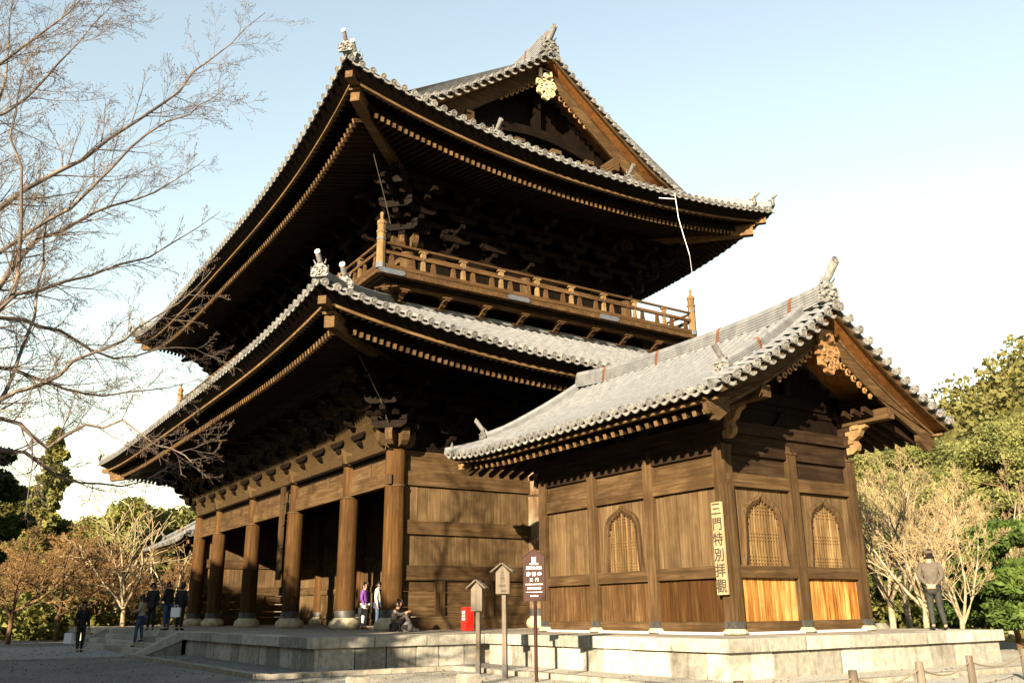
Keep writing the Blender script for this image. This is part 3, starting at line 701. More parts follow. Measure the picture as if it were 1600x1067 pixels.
# middle row: plank walls in the outer bays, great doors in the three middle bays
for i in range(5):
    xa, xb = PILX[i+1]+.32, PILX[i]-.32
    m = MB(); m.bb((xa, D1-.14, 4.57), (xb, D1+.14, 5.06)); m.build('tie_beam', WX, gate)
    m = MB(); m.bb((xa, D1-.05, 5.063), (xb, D1+.05, 5.75)); m.build('lintel_panel', WX, gate)
    if i in (0, 4):
        for z0, z1 in ((3.0, 3.4), (1.54, 1.95), (0, .4)): m = MB(); m.bb((xa, D1-.13, z0), (xb, D1+.13, z1)); m.build('wall_rail', WX, gate)
        for z0, z1 in ((3.402, 4.568), (1.952, 2.998), (.402, 1.538)): plank_wall(gate, 'x', D1, xa, xb, z0, z1, .08, .42, PLK)
    else:
        m = MB(); m.bb((xa, D1-.12, 0), (xb, D1+.12, .22)); m.build('threshold', WX, gate)
        for s_, x0_, x1_ in ((1, xa, (xa+xb)/2-.01), (-1, (xa+xb)/2+.01, xb)):
            d = MB(); d.bb((x0_, D1-.09, .24), (x1_, D1-.01, 4.56)); dd = d.build('great_door', WZ, gate)
            for zz in (.30, 1.5, 2.9, 4.2):
                m = MB(); m.bb((x0_+.02, D1-.16, zz), (x1_-.02, D1-.092, zz+.26)); m.build('door_rail', WX, dd)
            m = MB()
            for zz in (.43, 1.63, 3.03, 4.33):
                for t in range(5): m.lathe((0, 0, 0), [(.001, 0), (.04, 0), (.001, .03)], 6)
            hm = MB(); hm.tube([(x0_+.5*(x1_-x0_), D1-.2, 2.3), (x0_+.5*(x1_-x0_), D1-.1, 2.3)], [.05, .11], 10); hm.build('door_boss', IRON, dd)
# interior ceiling
m = MB(); m.bb((GX0+.2, .2, 5.80), (-.2, GD-.2, 5.86)); m.build('ceiling', EWX, gate)
for i in range(1, 24):
    m = MB(); m.bb((GX0+i-.06, .2, 5.70), (GX0+i+.06, GD-.2, 5.798)); m.build('ceiling_batten', EW, gate)
# tall hanging board box beside the third pillar
m = MB(); m.box((0, 0, 0), (.34, .12, 3.75)); hb = m.build('hanging_board', WZ, gate, at=(-9.78, -.42, 3.75))
m = MB()
for z in (-1.5, -.6, .3, 1.2): m.box((.2, -.02, z), (.06, .05, .06))
m.build('board_peg', IRON, hb, at=(-9.78, -.42, 3.75))

# bracket complexes
def bracket_mesh(name, H, out):
    m = MB(); n = 3; sh = (H-.35)/n
    # bearing block with hollowed waist
    m.box((0, 0, .20), (.50, .50, .18)); m.add([(-.17, -.17, 0), (.17, -.17, 0), (.17, .17, 0), (-.17, .17, 0), (-.25, -.25, .11), (.25, -.25, .11), (.25, .25, .11), (-.25, .25, .11)],
          [(3, 2, 1, 0), (0, 1, 5, 4), (1, 2, 6, 5), (2, 3, 7, 6), (3, 0, 4, 7)])
    for i in range(n):
        z = .40+sh*i; y = -out*(i+1)/n
        m.prism([(.3, -.12), (y+.12, -.12), (y-.06, -.02), (y-.1, .12), (.3, .12)][::-1], (0, 0, z), (0, 1, 0), (0, 0, 1), .2)
        for yy in ([0, y] if i < 2 else [y]):
            m.prism([(-.62, .12), (-.60, 0), (-.42, -.12), (.42, -.12), (.60, 0), (.62, .12)], (0, yy-.001, z+.30), (1, 0, 0), (0, 0, 1), .18)
            for xx in (-.5, 0, .5): m.box((xx, yy, z+.50), (.24, .24, .13)); m.box((xx, yy, z+.415), (.15, .15, .06))
        if i == 2: m.prism([(.0, .1), (y-.62, -.20), (y-.66, -.10), (y-.5, .06), (.0, .34)], (0, 0, z+.25), (0, 1, 0), (0, 0, 1), .16)
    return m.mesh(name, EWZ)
def storey_brackets(z0, H, out, o_in, nmid=True):
    me = bracket_mesh('bracket_set', H, out)
    xs = [x for x in PILX]; fr = []
    X0, X1, Y0, Y1 = GX0+o_in, -o_in, o_in, GD-o_in
    xs[0], xs[-1] = X1, X0
    ys = [Y0, D1, Y1]
    def mids(a): 
        r = []
        for p, q in zip(a, a[1:]): r += [p+(q-p)/3, p+2*(q-p)/3] if abs(q-p) > 4.5 else [(p+q)/2]
        return r
    for x in xs+mids(xs):
        inst('bracket_set', me, gate, (x, Y0, z0)); inst('bracket_set', me, gate, (x, Y1, z0), (0, 0, PI))
    for y in ys+mids(ys):
        inst('bracket_set', me, gate, (X1, y, z0), (0, 0, PI/2)); inst('bracket_set', me, gate, (X0, y, z0), (0, 0, -PI/2))
    for a, b, r in ((X1, Y0, PI/4), (X0, Y0, -PI/4), (X1, Y1, 3*PI/4), (X0, Y1, -3*PI/4)):
        inst('corner_bracket', me, gate, (a, b, z0), (0, 0, r), (1, 1.35, 1))
    sh = (H-.35)/3
    for i in range(3):
        z = z0+.40+sh*i+.64; o_ = out*(i+1)/3; m = MB(); e = .5
        for y in (Y0-o_, Y1+o_): m.bb((X0-o_-e, y-.09, z-.09), (X1+o_+e, y+.09, z+.12))
        for x in (X1+o_, X0-o_): m.bb((x-.088, Y0-o_-e, z-.088), (x+.088, Y1+o_+e, z+.122))
        m.build('bracket_purlin', EWX, gate)
    # wall behind the brackets
    m = MB(); m.bb((X0, Y0-.03, z0), (X1, Y0+.03, z0+H+.9)); m.bb((X0, Y1-.03, z0), (X1, Y1+.03, z0+H+.9))
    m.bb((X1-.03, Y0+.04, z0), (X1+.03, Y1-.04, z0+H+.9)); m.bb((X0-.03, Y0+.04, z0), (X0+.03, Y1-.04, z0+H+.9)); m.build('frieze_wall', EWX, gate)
storey_brackets(5.76, 2.35, 1.55, 0.0)
# upper storey body
UI = .45; UZ = 11.45
UX0, UX1, UY0, UY1 = GX0+UI, -UI, UI, GD-UI
UC = MB(); UC.lathe((0, 0, 0), [(.27, 0), (.27, 1.60), (.22, 1.66)], 18); UCM = UC.mesh('upper_pillar', WZ, True)
uxs = [UX1]+PILX[1:5]+[UX0]
for x in uxs:
    for y in (UY0, UY1): inst('upper_pillar', UCM, gate, (x, y, UZ))
for x in (UX0, UX1): inst('upper_pillar', UCM, gate, (x, D1, UZ))
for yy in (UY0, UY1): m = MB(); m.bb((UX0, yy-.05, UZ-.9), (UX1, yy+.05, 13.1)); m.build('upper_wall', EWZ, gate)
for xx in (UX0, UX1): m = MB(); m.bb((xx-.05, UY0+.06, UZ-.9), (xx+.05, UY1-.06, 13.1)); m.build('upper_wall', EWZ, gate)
for z0, z1 in ((UZ+.05, UZ+.3), (12.2, 12.4), (12.85, 13.05)):
    m = MB(); m.bb((UX0-.1, UY0-.12, z0), (UX1+.1, UY0-.052, z1)); m.bb((UX1+.052, UY0-.1, z0+.001), (UX1+.12, UY1+.1, z1-.001)); m.build('upper_rail', WX, gate)
m = MB(); m.box((UX1+.10, 1.1, 12.05), (.05, .62, .5)); m.build('white_notice', WHITE, gate)
m = MB(); m.bb((UX1+.2, 2.5, 11.9), (UX1+.95, 4.2, 11.98)); m.bb((UX1+.25, 2.55, UZ), (UX1+.32, 2.62, 11.9)); m.bb((UX1+.25, 4.1, UZ), (UX1+.32, 4.17, 11.9)); m.build('bench', PALE, gate)
storey_brackets(13.1, 2.15, 1.5, UI)
# carved beam noses at the near corners of both storeys
def noses(x, y, z, s):
    for ang, L_ in ((-PI/2, 1.0), (-PI/4, 1.15), (0, 1.0), (PI, .95), (PI/2, .9)):
        m = MB(); ux = (math.cos(ang), math.sin(ang), 0)
        out = [(.0, .0), (.35, .0), (.55, .06), (.68, .2), (.74, .40), (.70, .62), (.60, .66), (.62, .52), (.50, .50), (.46, .64), (.0, .66)]
        m.prism([(a*s*L_, b*s) for a, b in out], (x, y, z), ux, (0, 0, 1), .24*s)
        m.tube([Vector((x, y, z+.3*s))+Vector(ux)*((.45+.12*math.cos(t))*s)+Vector((0, 0, .12*s*math.sin(t)))-Vector((-ux[1], ux[0], 0))*.13*s for t in [j*.8 for j in range(7)]], .028*s, 6)
        m.build('carved_nose', WZ, gate)
noses(0, 0, 5.77, 1.0); noses(UX1, UY0, 13.1, .9)
for q in ((PILX[1], 0), (PILX[2], 0), (PILX[3], 0), (PILX[4], 0)): 
    m = MB(); m.prism([(-.0, 0), (.35, 0), (.5, .2), (.42, .5), (0, .5)], (q[0], q[1], 5.77), (0, -1, 0), (0, 0, 1), .22); m.build('carved_nose', WZ, gate)

# balcony
BX = 1.6; BXo, BYo = BX, -BX
BZ = UZ
m = MB()
fx0, fx1, fy0, fy1 = GX0-BX, BX, -BX, GD+BX
for a, b in (((fx0, fy0, BZ-.10), (fx1, UY0, BZ)), ((fx0, UY1, BZ-.10), (fx1, fy1, BZ)), ((UX1, UY0, BZ-.099), (fx1, UY1, BZ-.001)), ((fx0, UY0, BZ-.099), (UX0, UY1, BZ-.001))): m.bb(a, b)
m.build('balcony_floor', WX, gate)
PE = MB(); PE.box((0, 0, 0), (.19, .30, .12)); PEM = PE.mesh('floor_board_end', RAIL)
items = []
y = fy0+.1
while y < fy1: items.append((PEM, frame_m((fx1-.08, y, BZ-.165+RND.uniform(-.004, .004)), (1, 0)))); y += .2
x = fx1-.1
while x > fx0: items.append((PEM, frame_m((x, fy0+.08, BZ-.165+RND.uniform(-.004, .004)), (0, -1)))); x -= .2
place_many('floor_board_end', items, gate, 230, RAIL)
m = MB(); m.bb((fx0+.12, fy0+.16, BZ-.33), (fx1-.12, fy0+.34, BZ-.232)); m.bb((fx1-.34, fy0+.345, BZ-.33), (fx1-.16, fy1-.16, BZ-.232)); m.bb((fx0+.16, fy0+.345, BZ-.33), (fx0+.34, fy1-.16, BZ-.232)); m.build('balcony_edge_beam', EW, gate)
m = MB(); m.bb((fx1-.52, fy0+.4, BZ-.46), (fx1-.38, fy1-.4, BZ-.335)); m.bb((fx0+.4, fy0+.38, BZ-.461), (fx1-.525, fy0+.52, BZ-.336)); m.build('balcony_under_beam', RAIL, gate)
m = MB(); m.bb((.45, -.58, 10.42), (.56, GD+.5, 10.74)); m.bb((GX0-.5, -.58, 10.42), (.44, -.46, 10.74)); m.build('red_brown_base_board', ORB, gate)
m = MB(); m.bb((GX0+.0, .0, 10.2), (-.02, GD, 11.3)); m.build('waist_wall', EWX, gate)
# curved supports under the balcony
SB = MB(); SB.prism([(0, 0), (.30, .0), (.42, .10), (.50, .26), (.62, .34), (.74, .34), (.78, .48), (.42, .48), (.34, .36), (.24, .20), (0, .16)], (0, 0, 0), (0, -1, 0), (0, 0, 1), .17)
SB.box((0, -.62, .53), (.30, .34, .09)); SB.box((0, -.62, .60), (.62, .16, .07)); SB.box((0, -.1, -.03), (.5, .36, .07)); SBM = SB.mesh('balcony_bracket', RAIL)
ny = 9; ysb = [-.30+i*1.645 for i in range(ny)]
for yv in [1.2+1.645*(i-1) for i in range(9)]: inst('balcony_bracket', SBM, gate, (.50, yv, 10.69), (0, 0, PI/2), (1.1, 1.0, .50))
for i in range(16): inst('balcony_bracket', SBM, gate, (-.5-i*1.55, -.50, 10.69), (0, 0, 0), (1.1, 1.0, .50))
inst('balcony_bracket', SBM, gate, (.40, -.40, 10.69), (0, 0, PI/4), (1.3, 1.4, .5))
# railing: runs on the four sides
def rail_side(p0, p1, out):
    p0, p1 = Vector(p0), Vector(p1); d = (p1-p0); L = d.length; d /= L; n = max(2, int(round(L/1.645))); st = L/n
    m = MB(); m.tube([p0+Vector((0, 0, .93)), p1+Vector((0, 0, .93))], .055, 10); m.build('top_rail', RAIL, gate, smooth=True)
    m = MB(); m.beam(p0+Vector((0, 0, .60)), p1+Vector((0, 0, .60)), .13, .11); m.build('middle_rail', RAIL, gate)
    m = MB(); m.beam(p0+Vector((0, 0, .10)), p1+Vector((0, 0, .10)), .16, .14); m.build('bottom_rail', RAIL, gate)
    rot = math.atan2(d.y, d.x)
    for i in range(1, n):
        c = p0+d*(st*i); o_ = inst('rail_post', RPM, gate, c, (0, 0, rot)); inst('rail_stud', STM, o_, c, (0, 0, 0))
    for i in range(2*n):
        c = p0+d*(st*(i+.5)/1) if False else p0+d*(st*(i*.5+.25)); inst('rail_strut', RSM, gate, c, (0, 0, rot))
m = MB(); m.box((0, 0, .74), (.17, .12, .20)); m.box((0, 0, .855), (.30, .16, .05)); m.box((0, 0, .35), (.17, .10, .38), taper=.8); RPM = m.mesh('rail_post', FINE)
m = MB(); 
for sy in (-1, 1): m.tube([(0, sy*.06, .60), (0, sy*.10, .60)], [.035, .025], 8)
STM = m.mesh('rail_stud', STEEL)
m = MB(); m.box((0, 0, .355), (.20, .10, .37), taper=.62); RSM = m.mesh('rail_strut', RAIL)
rx0, rx1, ry0, ry1 = fx0+.10, fx1-.10, fy0+.10, fy1-.10
rail_side((rx1, ry0, BZ), (rx1, ry1, BZ), 0); rail_side((rx1, ry0, BZ), (rx0, ry0, BZ), 0); rail_side((rx0, ry0, BZ), (rx0, ry1, BZ), 0); rail_side((rx0, ry1, BZ), (rx1, ry1, BZ), 0)
CPm = MB(); CPm.lathe((0, 0, 0), [(.15, -.02), (.15, 1.22), (.175, 1.24), (.175, 1.30), (.14, 1.32), (.14, 1.52), (.17, 1.56), (.155, 1.66), (.07, 1.74), (.05, 1.78), (.065, 1.92), (.055, 1.99), (.01, 2.0)], 8)
CPM = CPm.mesh('corner_post', FINE); m = MB(); m.lathe((0, 0, 0), [(.165, -.03), (.165, .16)], 8); m.lathe((0, 0, 0), [(.165, .98), (.165, 1.04)], 8); CPP = m.mesh('post_band', STEEL)
for x in (rx0, rx1):
    for y in (ry0, ry1): o_ = inst('corner_post', CPM, gate, (x, y, BZ)); inst('post_band', CPP, o_, (x, y, BZ))
for yv in (-1.15, 3.9, 8.1):                    # blue-grey plates on the floor edge
    m = MB(); m.prism([(-.42, -.09), (.42, -.09), (.50, 0), (.42, .09), (-.42, .09), (-.50, 0)], (fx1+.085, yv, BZ-.12), (0, 1, 0), (0, 0, 1), .02); m.build('metal_plate', STEEL, gate)
for yv in (-.4, 6.0):
    m = MB(); m.prism([(-.42, -.10), (.42, -.10), (.50, 0), (.42, .10), (-.42, .10), (-.50, 0)], (.575, yv, 10.66), (0, 1, 0), (0, 0, 1), .02); m.build('metal_plate', STEEL, gate)

# ridges and end ornaments of the gate roofs
def verge(rf, xv, sg, dlo, dtop, parent, pitch=.36, r=.098, items=None):
    """round tiles along the gable edge, both slopes"""
    cov = MB()
    for k in (0, 2):
        n = int((dtop-dlo)/pitch)
        for i in range(n+1):
            d = dlo+(dtop-dlo)*(i+.5)/(n+1)
            (ox, oy), (ax, ay), (ix, iy), L, _, _ = rf.side[k]; q = abs(xv-ox)
            z = rf.z(k, q, d); y = oy+iy*d
            a, b = Vector((xv-sg*.62, y, z+.16)), Vector((xv+sg*.02, y, z+.05))
            half_row(cov, (a, b), r*.95, r, (0, 1, 0), 6)
            items.append((DISC, frame_m(b+Vector((0, 0, .0)), (sg, 0), .10)))
            pans.append((PAN, frame_m(b+Vector((0, (dtop-dlo)/(n+1)/2, -.02)), (sg, 0), .0)))
    return cov.build('verge_tile_row', TILE, parent, kind='stuff', smooth=True)
def gable(rf, xv, sg, dlo, dtop, wallx, parent, bh0, bh1, yc, mats, carve, pscale, solid_lo=None):
    brd, sof, carvm, pend = mats
    def zy(k, d, off):
        (ox, oy), (ax, ay), (ix, iy), L, _, _ = rf.side[k]; return (oy+iy*d, rf.z(k, abs(xv-ox), d)+off)
    N_ = 14
    for k in (0, 2):
        ds = [dlo+(dtop-dlo)*i/N_ for i in range(N_+1)]
        up = [zy(k, d, -.16) for d in ds]; lo = [zy(k, d, -.16-(bh0+(bh1-bh0)*(i/N_))) for i, d in enumerate(ds)]
        # curled foot of the board
        m = MB(); x = xv-sg*(.54 if pscale < 1 else .62)
        A = up+lo[::-1]
        if k == 2: A = A[::-1]
        # build as quads so that the curve stays clean
        vs = [(x-.05, y, z) for y, z in up]+[(x-.05, y, z) for y, z in lo]+[(x+.05, y, z) for y, z in up]+[(x+.05, y, z) for y, z in lo]; n = len(up)
        fs = []
        for i in range(n-1): fs += [(i, i+1, n+i+1, n+i), (2*n+i+1, 2*n+i, 3*n+i, 3*n+i+1), (i, 2*n+i, 2*n+i+1, i+1), (n+i+1, 3*n+i+1, 3*n+i, n+i)]
        fs += [(0, n, 3*n, 2*n), (n-1, 2*n-1+0*0, 4*n-1, 3*n-1)]
        m.add(vs, fs); bb_ = m.build('bargeboard', brd, parent)
        # mouldings proud of the board face, top and bottom edge
        for o0, o1, pr in ((-.0, -.09, .035), (-1, 0, .02)):
            m = MB(); P = []
            for i, d in enumerate(ds):
                h = bh0+(bh1-bh0)*(i/N_)
                y, z = zy(k, d, -.16+(o0 if o0 == 0 else -h+.05)); P.append(Vector((x+sg*(.05+pr/2), y, z-.04)))
            m.sweep(P, [(-pr/2, -.04), (pr/2, -.04), (pr/2, .04), (-pr/2, .04)]); m.build('board_moulding', brd, bb_)
        # second outer board tight under the tiles
        m = MB(); P = [Vector((xv-sg*.10, *zy(k, d, -.10))) for d in ds]
        m.sweep(P, [(-.03, -.07), (.03, -.07), (.03, .06), (-.03, .06)]); m.build('verge_board', brd, parent)
        # soffit boards from the verge back to the gable wall, separate battens
        m = MB()
        for i in range(N_):
            for j in range(1):
                y0, z0 = zy(k, ds[i], -.13); y1, z1 = zy(k, ds[i+1], -.13)
                m.add([(xv-sg*.07, y0, z0), (xv-sg*.07, y1, z1), (wallx, y1, z1), (wallx, y0, z0)], [(0, 1, 2, 3)])
        m.build('verge_soffit', sof, parent)
        # carved frieze hanging below the board next to the pendant
        m = MB()
        for i in range(7):
            t = dtop-.55*pscale-i*.24*pscale; y, z = zy(k, t, -.16-(bh1)-.10*pscale); rr = (.115-.008*i)*pscale
            m.tube([Vector((x+sg*.02, y+rr*math.cos(a), z+rr*math.sin(a))) for a in [j*.8 for j in range(8)]], [.035*pscale]*6+[.03*pscale, .02*pscale], 6)
        m.build('carved_frieze', carvm, parent)
    # pendant: hexagonal plate, six-lobed scroll body
    zt = rf.z(0, abs(xv-rf.side[0][0][0]), dtop)-.16; s = pscale; x = xv-sg*(.40 if pscale < 1 else .48); ztop = zt-bh1*.55
    m = MB(); out = [(-.30, 0), (-.36, -.36), (-.22, -.55), (.22, -.55), (.36, -.36), (.30, 0)]
    m.prism([(a*s, b*s) for a, b in out], (x, yc, ztop), (0, 1, 0), (0, 0, 1), .10); 
    m2 = MB(); lobes = [(0, -.80, .26), (-.30, -.68, .20), (.30, -.68, .20), (-.24, -1.0, .19), (.24, -1.0, .19), (0, -1.18, .20)]
    m.tube([Vector((x+sg*.05, yc, ztop-.3*s)), Vector((x+sg*.16, yc, ztop-.3*s))], [.17*s, .12*s], 6)
    pd_ = m.build('pendant_plate', pend, parent)
    for (a, b, r_) in lobes:
        out = [(a*s+r_*s*(1+.12*math.cos(5*t))*math.cos(t), b*s+r_*s*(1+.12*math.cos(5*t))*math.sin(t)) for t in [2*PI*j/20 for j in range(20)]]
        m2.prism(out, (x+sg*(.0+.004*len(m2.f) % .01), yc, ztop), (0, 1, 0), (0, 0, 1), .12)
        c = Vector((x+sg*.07, yc+a*s, ztop+b*s)); w_ = 1 if a >= 0 else -1
        m2.tube([c+Vector((0, w_*r_*s*(.75-.09*j)*math.cos(.9*j), r_*s*(.75-.09*j)*math.sin(.9*j))) for j in range(7)], [.035*s]*7, 6)
    for j in range(5): m2.tube([Vector((x, yc-.45*s+.13*s*j, ztop-(.75+.13*j)*s)), Vector((x, yc-.53*s+.13*s*j, ztop-(.80+.13*j)*s))], [.045*s, .02*s], 5)
    m2.build('pendant_scroll', pend, pd_)
    # gable wall planks and beams
    y0, y1 = rf.y0+dlo+.3, rf.y1-dlo-.3
    y = y0
    while y < y1:
        w = .34; ya = y; yb = min(y+w, y1); d = min(yb-rf.y0, rf.y1-yb, ya-rf.y0, rf.y1-ya); zz = rf.z(0, abs(xv-rf.side[0][0][0]), max(d, .1))-.2
        zb = solid_lo if solid_lo is not None else rf.z(1, (rf.y1-rf.y0)/2, abs(wallx-rf.x1 if sg > 0 else wallx-rf.x0))-.1
        if zz > zb+.05: mm = MB(); mm.box((0, 0, 0), (.06, yb-ya-.012, zz-zb)); mm.build('gable_plank', EWZ, parent, at=(wallx+RND.uniform(-.006, .006), (ya+yb)/2, (zz+zb)/2))
        y += w
    return zt
mats = (WY, ORB, CARV, GOLD)
for sg, xv, wx in ((1, 1.76, .25), (-1, GX0-1.76, GX0-.25)):
    gable(UP, xv, sg, 2.75, 9.66, wx, gate, .80, .62, D1, mats, True, 1.01)
    verge(UP, xv, sg, 2.45, 9.6, UPR, items=discs)
# gable timberwork facing right
gx = .32
m = MB(); m.beam((gx, 1.9, 17.75), (gx, GD-1.9, 17.75), .26, .34); m.build('gable_tie_beam', EW, gate)
m = MB(); P = [Vector((gx+.18, D1-3.1+6.2*i/12, 18.55+.55*math.sin(PI*i/12))) for i in range(13)]; m.sweep(P, [(-.16, -.2), (.16, -.2), (.16, .2), (-.16, .2)]); m.build('rainbow_beam', EW, gate)
for dy in (-2.6, -.9, .9, 2.6):
    m = MB(); m.box((gx+.15, D1+dy, 18.15), (.28, .34, .5), taper=1.25); m.box((gx+.2, D1+dy, 18.5), (.42, .46, .16)); m.build('gable_strut', WZ, gate)
m = MB(); m.prism([(-.75, 0), (.75, 0), (.5, .18), (.32, .5), (0, .62), (-.32, .5), (-.5, .18)], (gx+.2, D1, 17.95), (0, 1, 0), (0, 0, 1), .14); m.build('frog_leg_strut', WZ, gate)
for s_ in (-1, 1):
    m = MB(); y = D1+s_*3.55
    m.bb((gx-.05, y-.17, 18.25), (1.30, y+.17, 18.65)); m.bb((gx+.1, y-.28, 17.95), (gx+.75, y+.28, 18.12)); m.bb((gx+.1, y-.14, 18.13), (gx+1.0, y+.14, 18.24)); m.build('gable_purlin', WX, gate)
m = MB(); m.bb((gx-.05, D1-.17, 21.25), (1.35, D1+.17, 21.65)); m.build('ridge_beam', EWX, gate)
m = MB(); m.box((gx+.2, D1, 19.9), (.3, .32, 1.7)); m.build('king_post', EWZ, gate)
def sl(rf, k, q, d, dz=0): return Vector(rf.p(k, q, d, dz))
zr_ = UP.z(0, 10, 9.72)
ridge = [Vector((1.55+(GX0-3.1)*i/30, D1, zr_-.08+.30*abs(2*i/30-1)**3)) for i in range(31)]
ridge_stack('main_ridge', ridge, UPR, .55, .85, 8, .13, straps=12)
ogre_tile('ridge_end_ornament', (1.62, D1, zr_+.05), (1, 0), .90, UPR, lift=.55); ogre_tile('ridge_end_ornament', (GX0-1.62, D1, zr_+.05), (-1, 0), .90, UPR, lift=.55)
for k in (0, 2):
    for xx, sg in ((.95, 1), (GX0-.95, -1)):
        ox = UP.side[k][0][0]; q = abs(xx-ox); P = [sl(UP, k, q, 9.4-(9.4-3.6)*i/10, .06) for i in range(11)]
        corner_ridge('descending_ridge', P, UPR, 1.1, False)
    for s0 in (0, 1):
        L = UP.side[k][3]; P = []
        for i in range(9):
            d = 2.3-(2.3-.55)*i/8; q = d if s0 == 0 else L-d; P.append(sl(UP, k, q, d, .08+.03*i/8))
        corner_ridge('hip_ridge', P, UPR, .92, True)
        P = [sl(UP, k, (d if s0 == 0 else L-d), d, .06+.10*(1-d/.6)) for d in (.62, .4, .18, .02)]
        corner_ridge('hip_ridge', P, UPR, .8, True)
# ends of the short ridges on the skirt roof below the gable
for yv in (2.45, 8.75):
    q = GD+4.1-yv; P = [sl(UP, 1, q, d, .1) for d in (3.4, 2.9, 2.4, 1.95, 1.6)]; corner_ridge('skirt_ridge', P, UPR, .95, False)
for k in (0, 2):
    L = LO.side[k][3]
    for s0 in (0, 1):
        P = []
        for i in range(11): d = 4.4-(4.4-1.35)*i/10; P.append(sl(LO, k, d if s0 == 0 else L-d, d, .07))
        corner_ridge('hip_ridge', P, LOR, .95, True)
        P = [sl(LO, k, (d if s0 == 0 else L-d), d, .05+.10*(1-d/1.4)) for d in (1.3, 1.0, .7, .4, .1)]
        corner_ridge('hip_ridge', P, LOR, .85, True)
# flashing course where the lower roof meets the waist wall
for k, (a, b) in enumerate((((.55, -.5), (GX0-.55, -.5)), ((.55, -.5), (.55, GD+.5)))):
    z_ = LO.z(k if k == 0 else 1, 12, 4.4)+.04
    ridge_stack('flashing_course', [Vector((a[0]+(b[0]-a[0])*t/4, a[1]+(b[1]-a[1])*t/4, z_)) for t in range(5)], LOR, .3, .14, 3, .05)
vd = [t for t in discs if (t[1].translation.x > 0.5 or t[1].translation.y < 0)]
hd = [t for t in discs if not (t[1].translation.x > 0.5 or t[1].translation.y < 0)]
place_many('eave_tile', vd, LOR, 300, TILED, 'eave_tile_row'); joined('rear_eave_tile_row', hd, TILED, UPR); joined('pan_tile_end_row', pans, TILED, LOR)

# bird netting under both eaves
def net_mat():
    m, nt, b = new_mat('bird netting'); b.inputs['Base Color'].default_value = (.26, .16, .06, 1); b.inputs['Roughness'].default_value = .9
    tc = nd(nt, 'ShaderNodeTexCoord'); mp = nd(nt, 'ShaderNodeMapping'); mp.inputs['Rotation'].default_value = (.78, .78, .78); nt.links.new(tc.outputs['Object'], mp.inputs[0])
    w1 = nd(nt, 'ShaderNodeTexWave', wave_type='BANDS', bands_direction='X'); w1.inputs['Scale'].default_value = 9; nt.links.new(mp.outputs[0], w1.inputs[0])
    w2 = nd(nt, 'ShaderNodeTexWave', wave_type='BANDS', bands_direction='Z'); w2.inputs['Scale'].default_value = 9; nt.links.new(mp.outputs[0], w2.inputs[0])
    mx = nd(nt, 'ShaderNodeMath', operation='MAXIMUM'); nt.links.new(w1.outputs[1], mx.inputs[0]); nt.links.new(w2.outputs[1], mx.inputs[1])
    r = ramp(nt, [(.45, (.015, .015, .015)), (.8, (.20, .20, .20))], mx.outputs[0]); t = nd(nt, 'ShaderNodeBsdfTransparent'); ms = nd(nt, 'ShaderNodeMixShader')
    nt.links.new(r.outputs[0], ms.inputs[0]); nt.links.new(t.outputs[0], ms.inputs[1]); nt.links.new(b.outputs[0], ms.inputs[2]); nt.links.new(ms.outputs[0], nt.nodes['Material Output'].inputs[0]); return m
NET = net_mat()
def net(x0, x1, y0, y1, zlo, rf, o_):
    m = MB(); n = 24
    # front and right, sagging from the wall head out to the rafters
    for (p, q, nx, ny) in (((x1, y0), (x0, y0), 0, -1),):
        rows = []
        for i in range(9):
            t = i/8; row = []; out = .28+(o_-.28)*t; z = zlo+(rf.base-.72-zlo+.26*(rf.x1-x1-o_-.98))*t**.62
            ex = out
            for j in range(n+1):
                u = j/n; ax = p[0]+(q[0]-p[0])*u; ay = p[1]+(q[1]-p[1])*u
                # mitre at the shared near corner and at the ends
                if nx == 0: ax = (x1+ex*.4)+(x0-(x1+ex*.4))*u; ay = y0-ex
                else: ay = y1+((y0-ex)-y1)*u; ax = x1+ex
                row.append((ax, ay, z-.03*math.sin(PI*((u*10) % 1))))
            rows.append(row)
        for a, b in zip(rows, rows[1:]): m.strip(a, b)
    return m.build('bird_net', NET, gate)
net(GX0, 0, 0, GD, 5.72, LO, 2.1)
for x0_, x1_ in ((GX0-.3, .3),):
    m = MB(); m.beam((x0_, -.30, 5.71), (x1_, -.30, 5.71), .05, .05); m.build('net_rail', EWX, gate)

# lightning cable hanging from the right eave
m = MB(); m.tube([(4.2, 9.55, 15.95), (4.25, 9.6, 14.9), (4.3, 9.75, 14.2), (4.35, 9.95, 13.4), (4.1, 10.3, 12.4), (3.0, 10.9, 9.9)][:4], .013, 6); m.tube([(4.2, 9.55, 15.70), (4.0, 8.9, 15.66)], .02, 6)
m.tube([(4.35, 9.95, 13.4), (3.9, 10.6, 11.3)], .006, 5); m.build('lightning_cable', WHITE, gate)
m = MB(); m.tube([(2.6, -2.6, 8.0), (1.2, -1.2, 7.1), (.45, -.45, 6.3), (.0, -.42, 5.7)], .012, 6); m.tube([(2.2, -2.2, 15.1), (1.3, -1.3, 14.0), (.9, -.9, 13.4)], .012, 6); m.build('earth_cable', GREYW, gate)

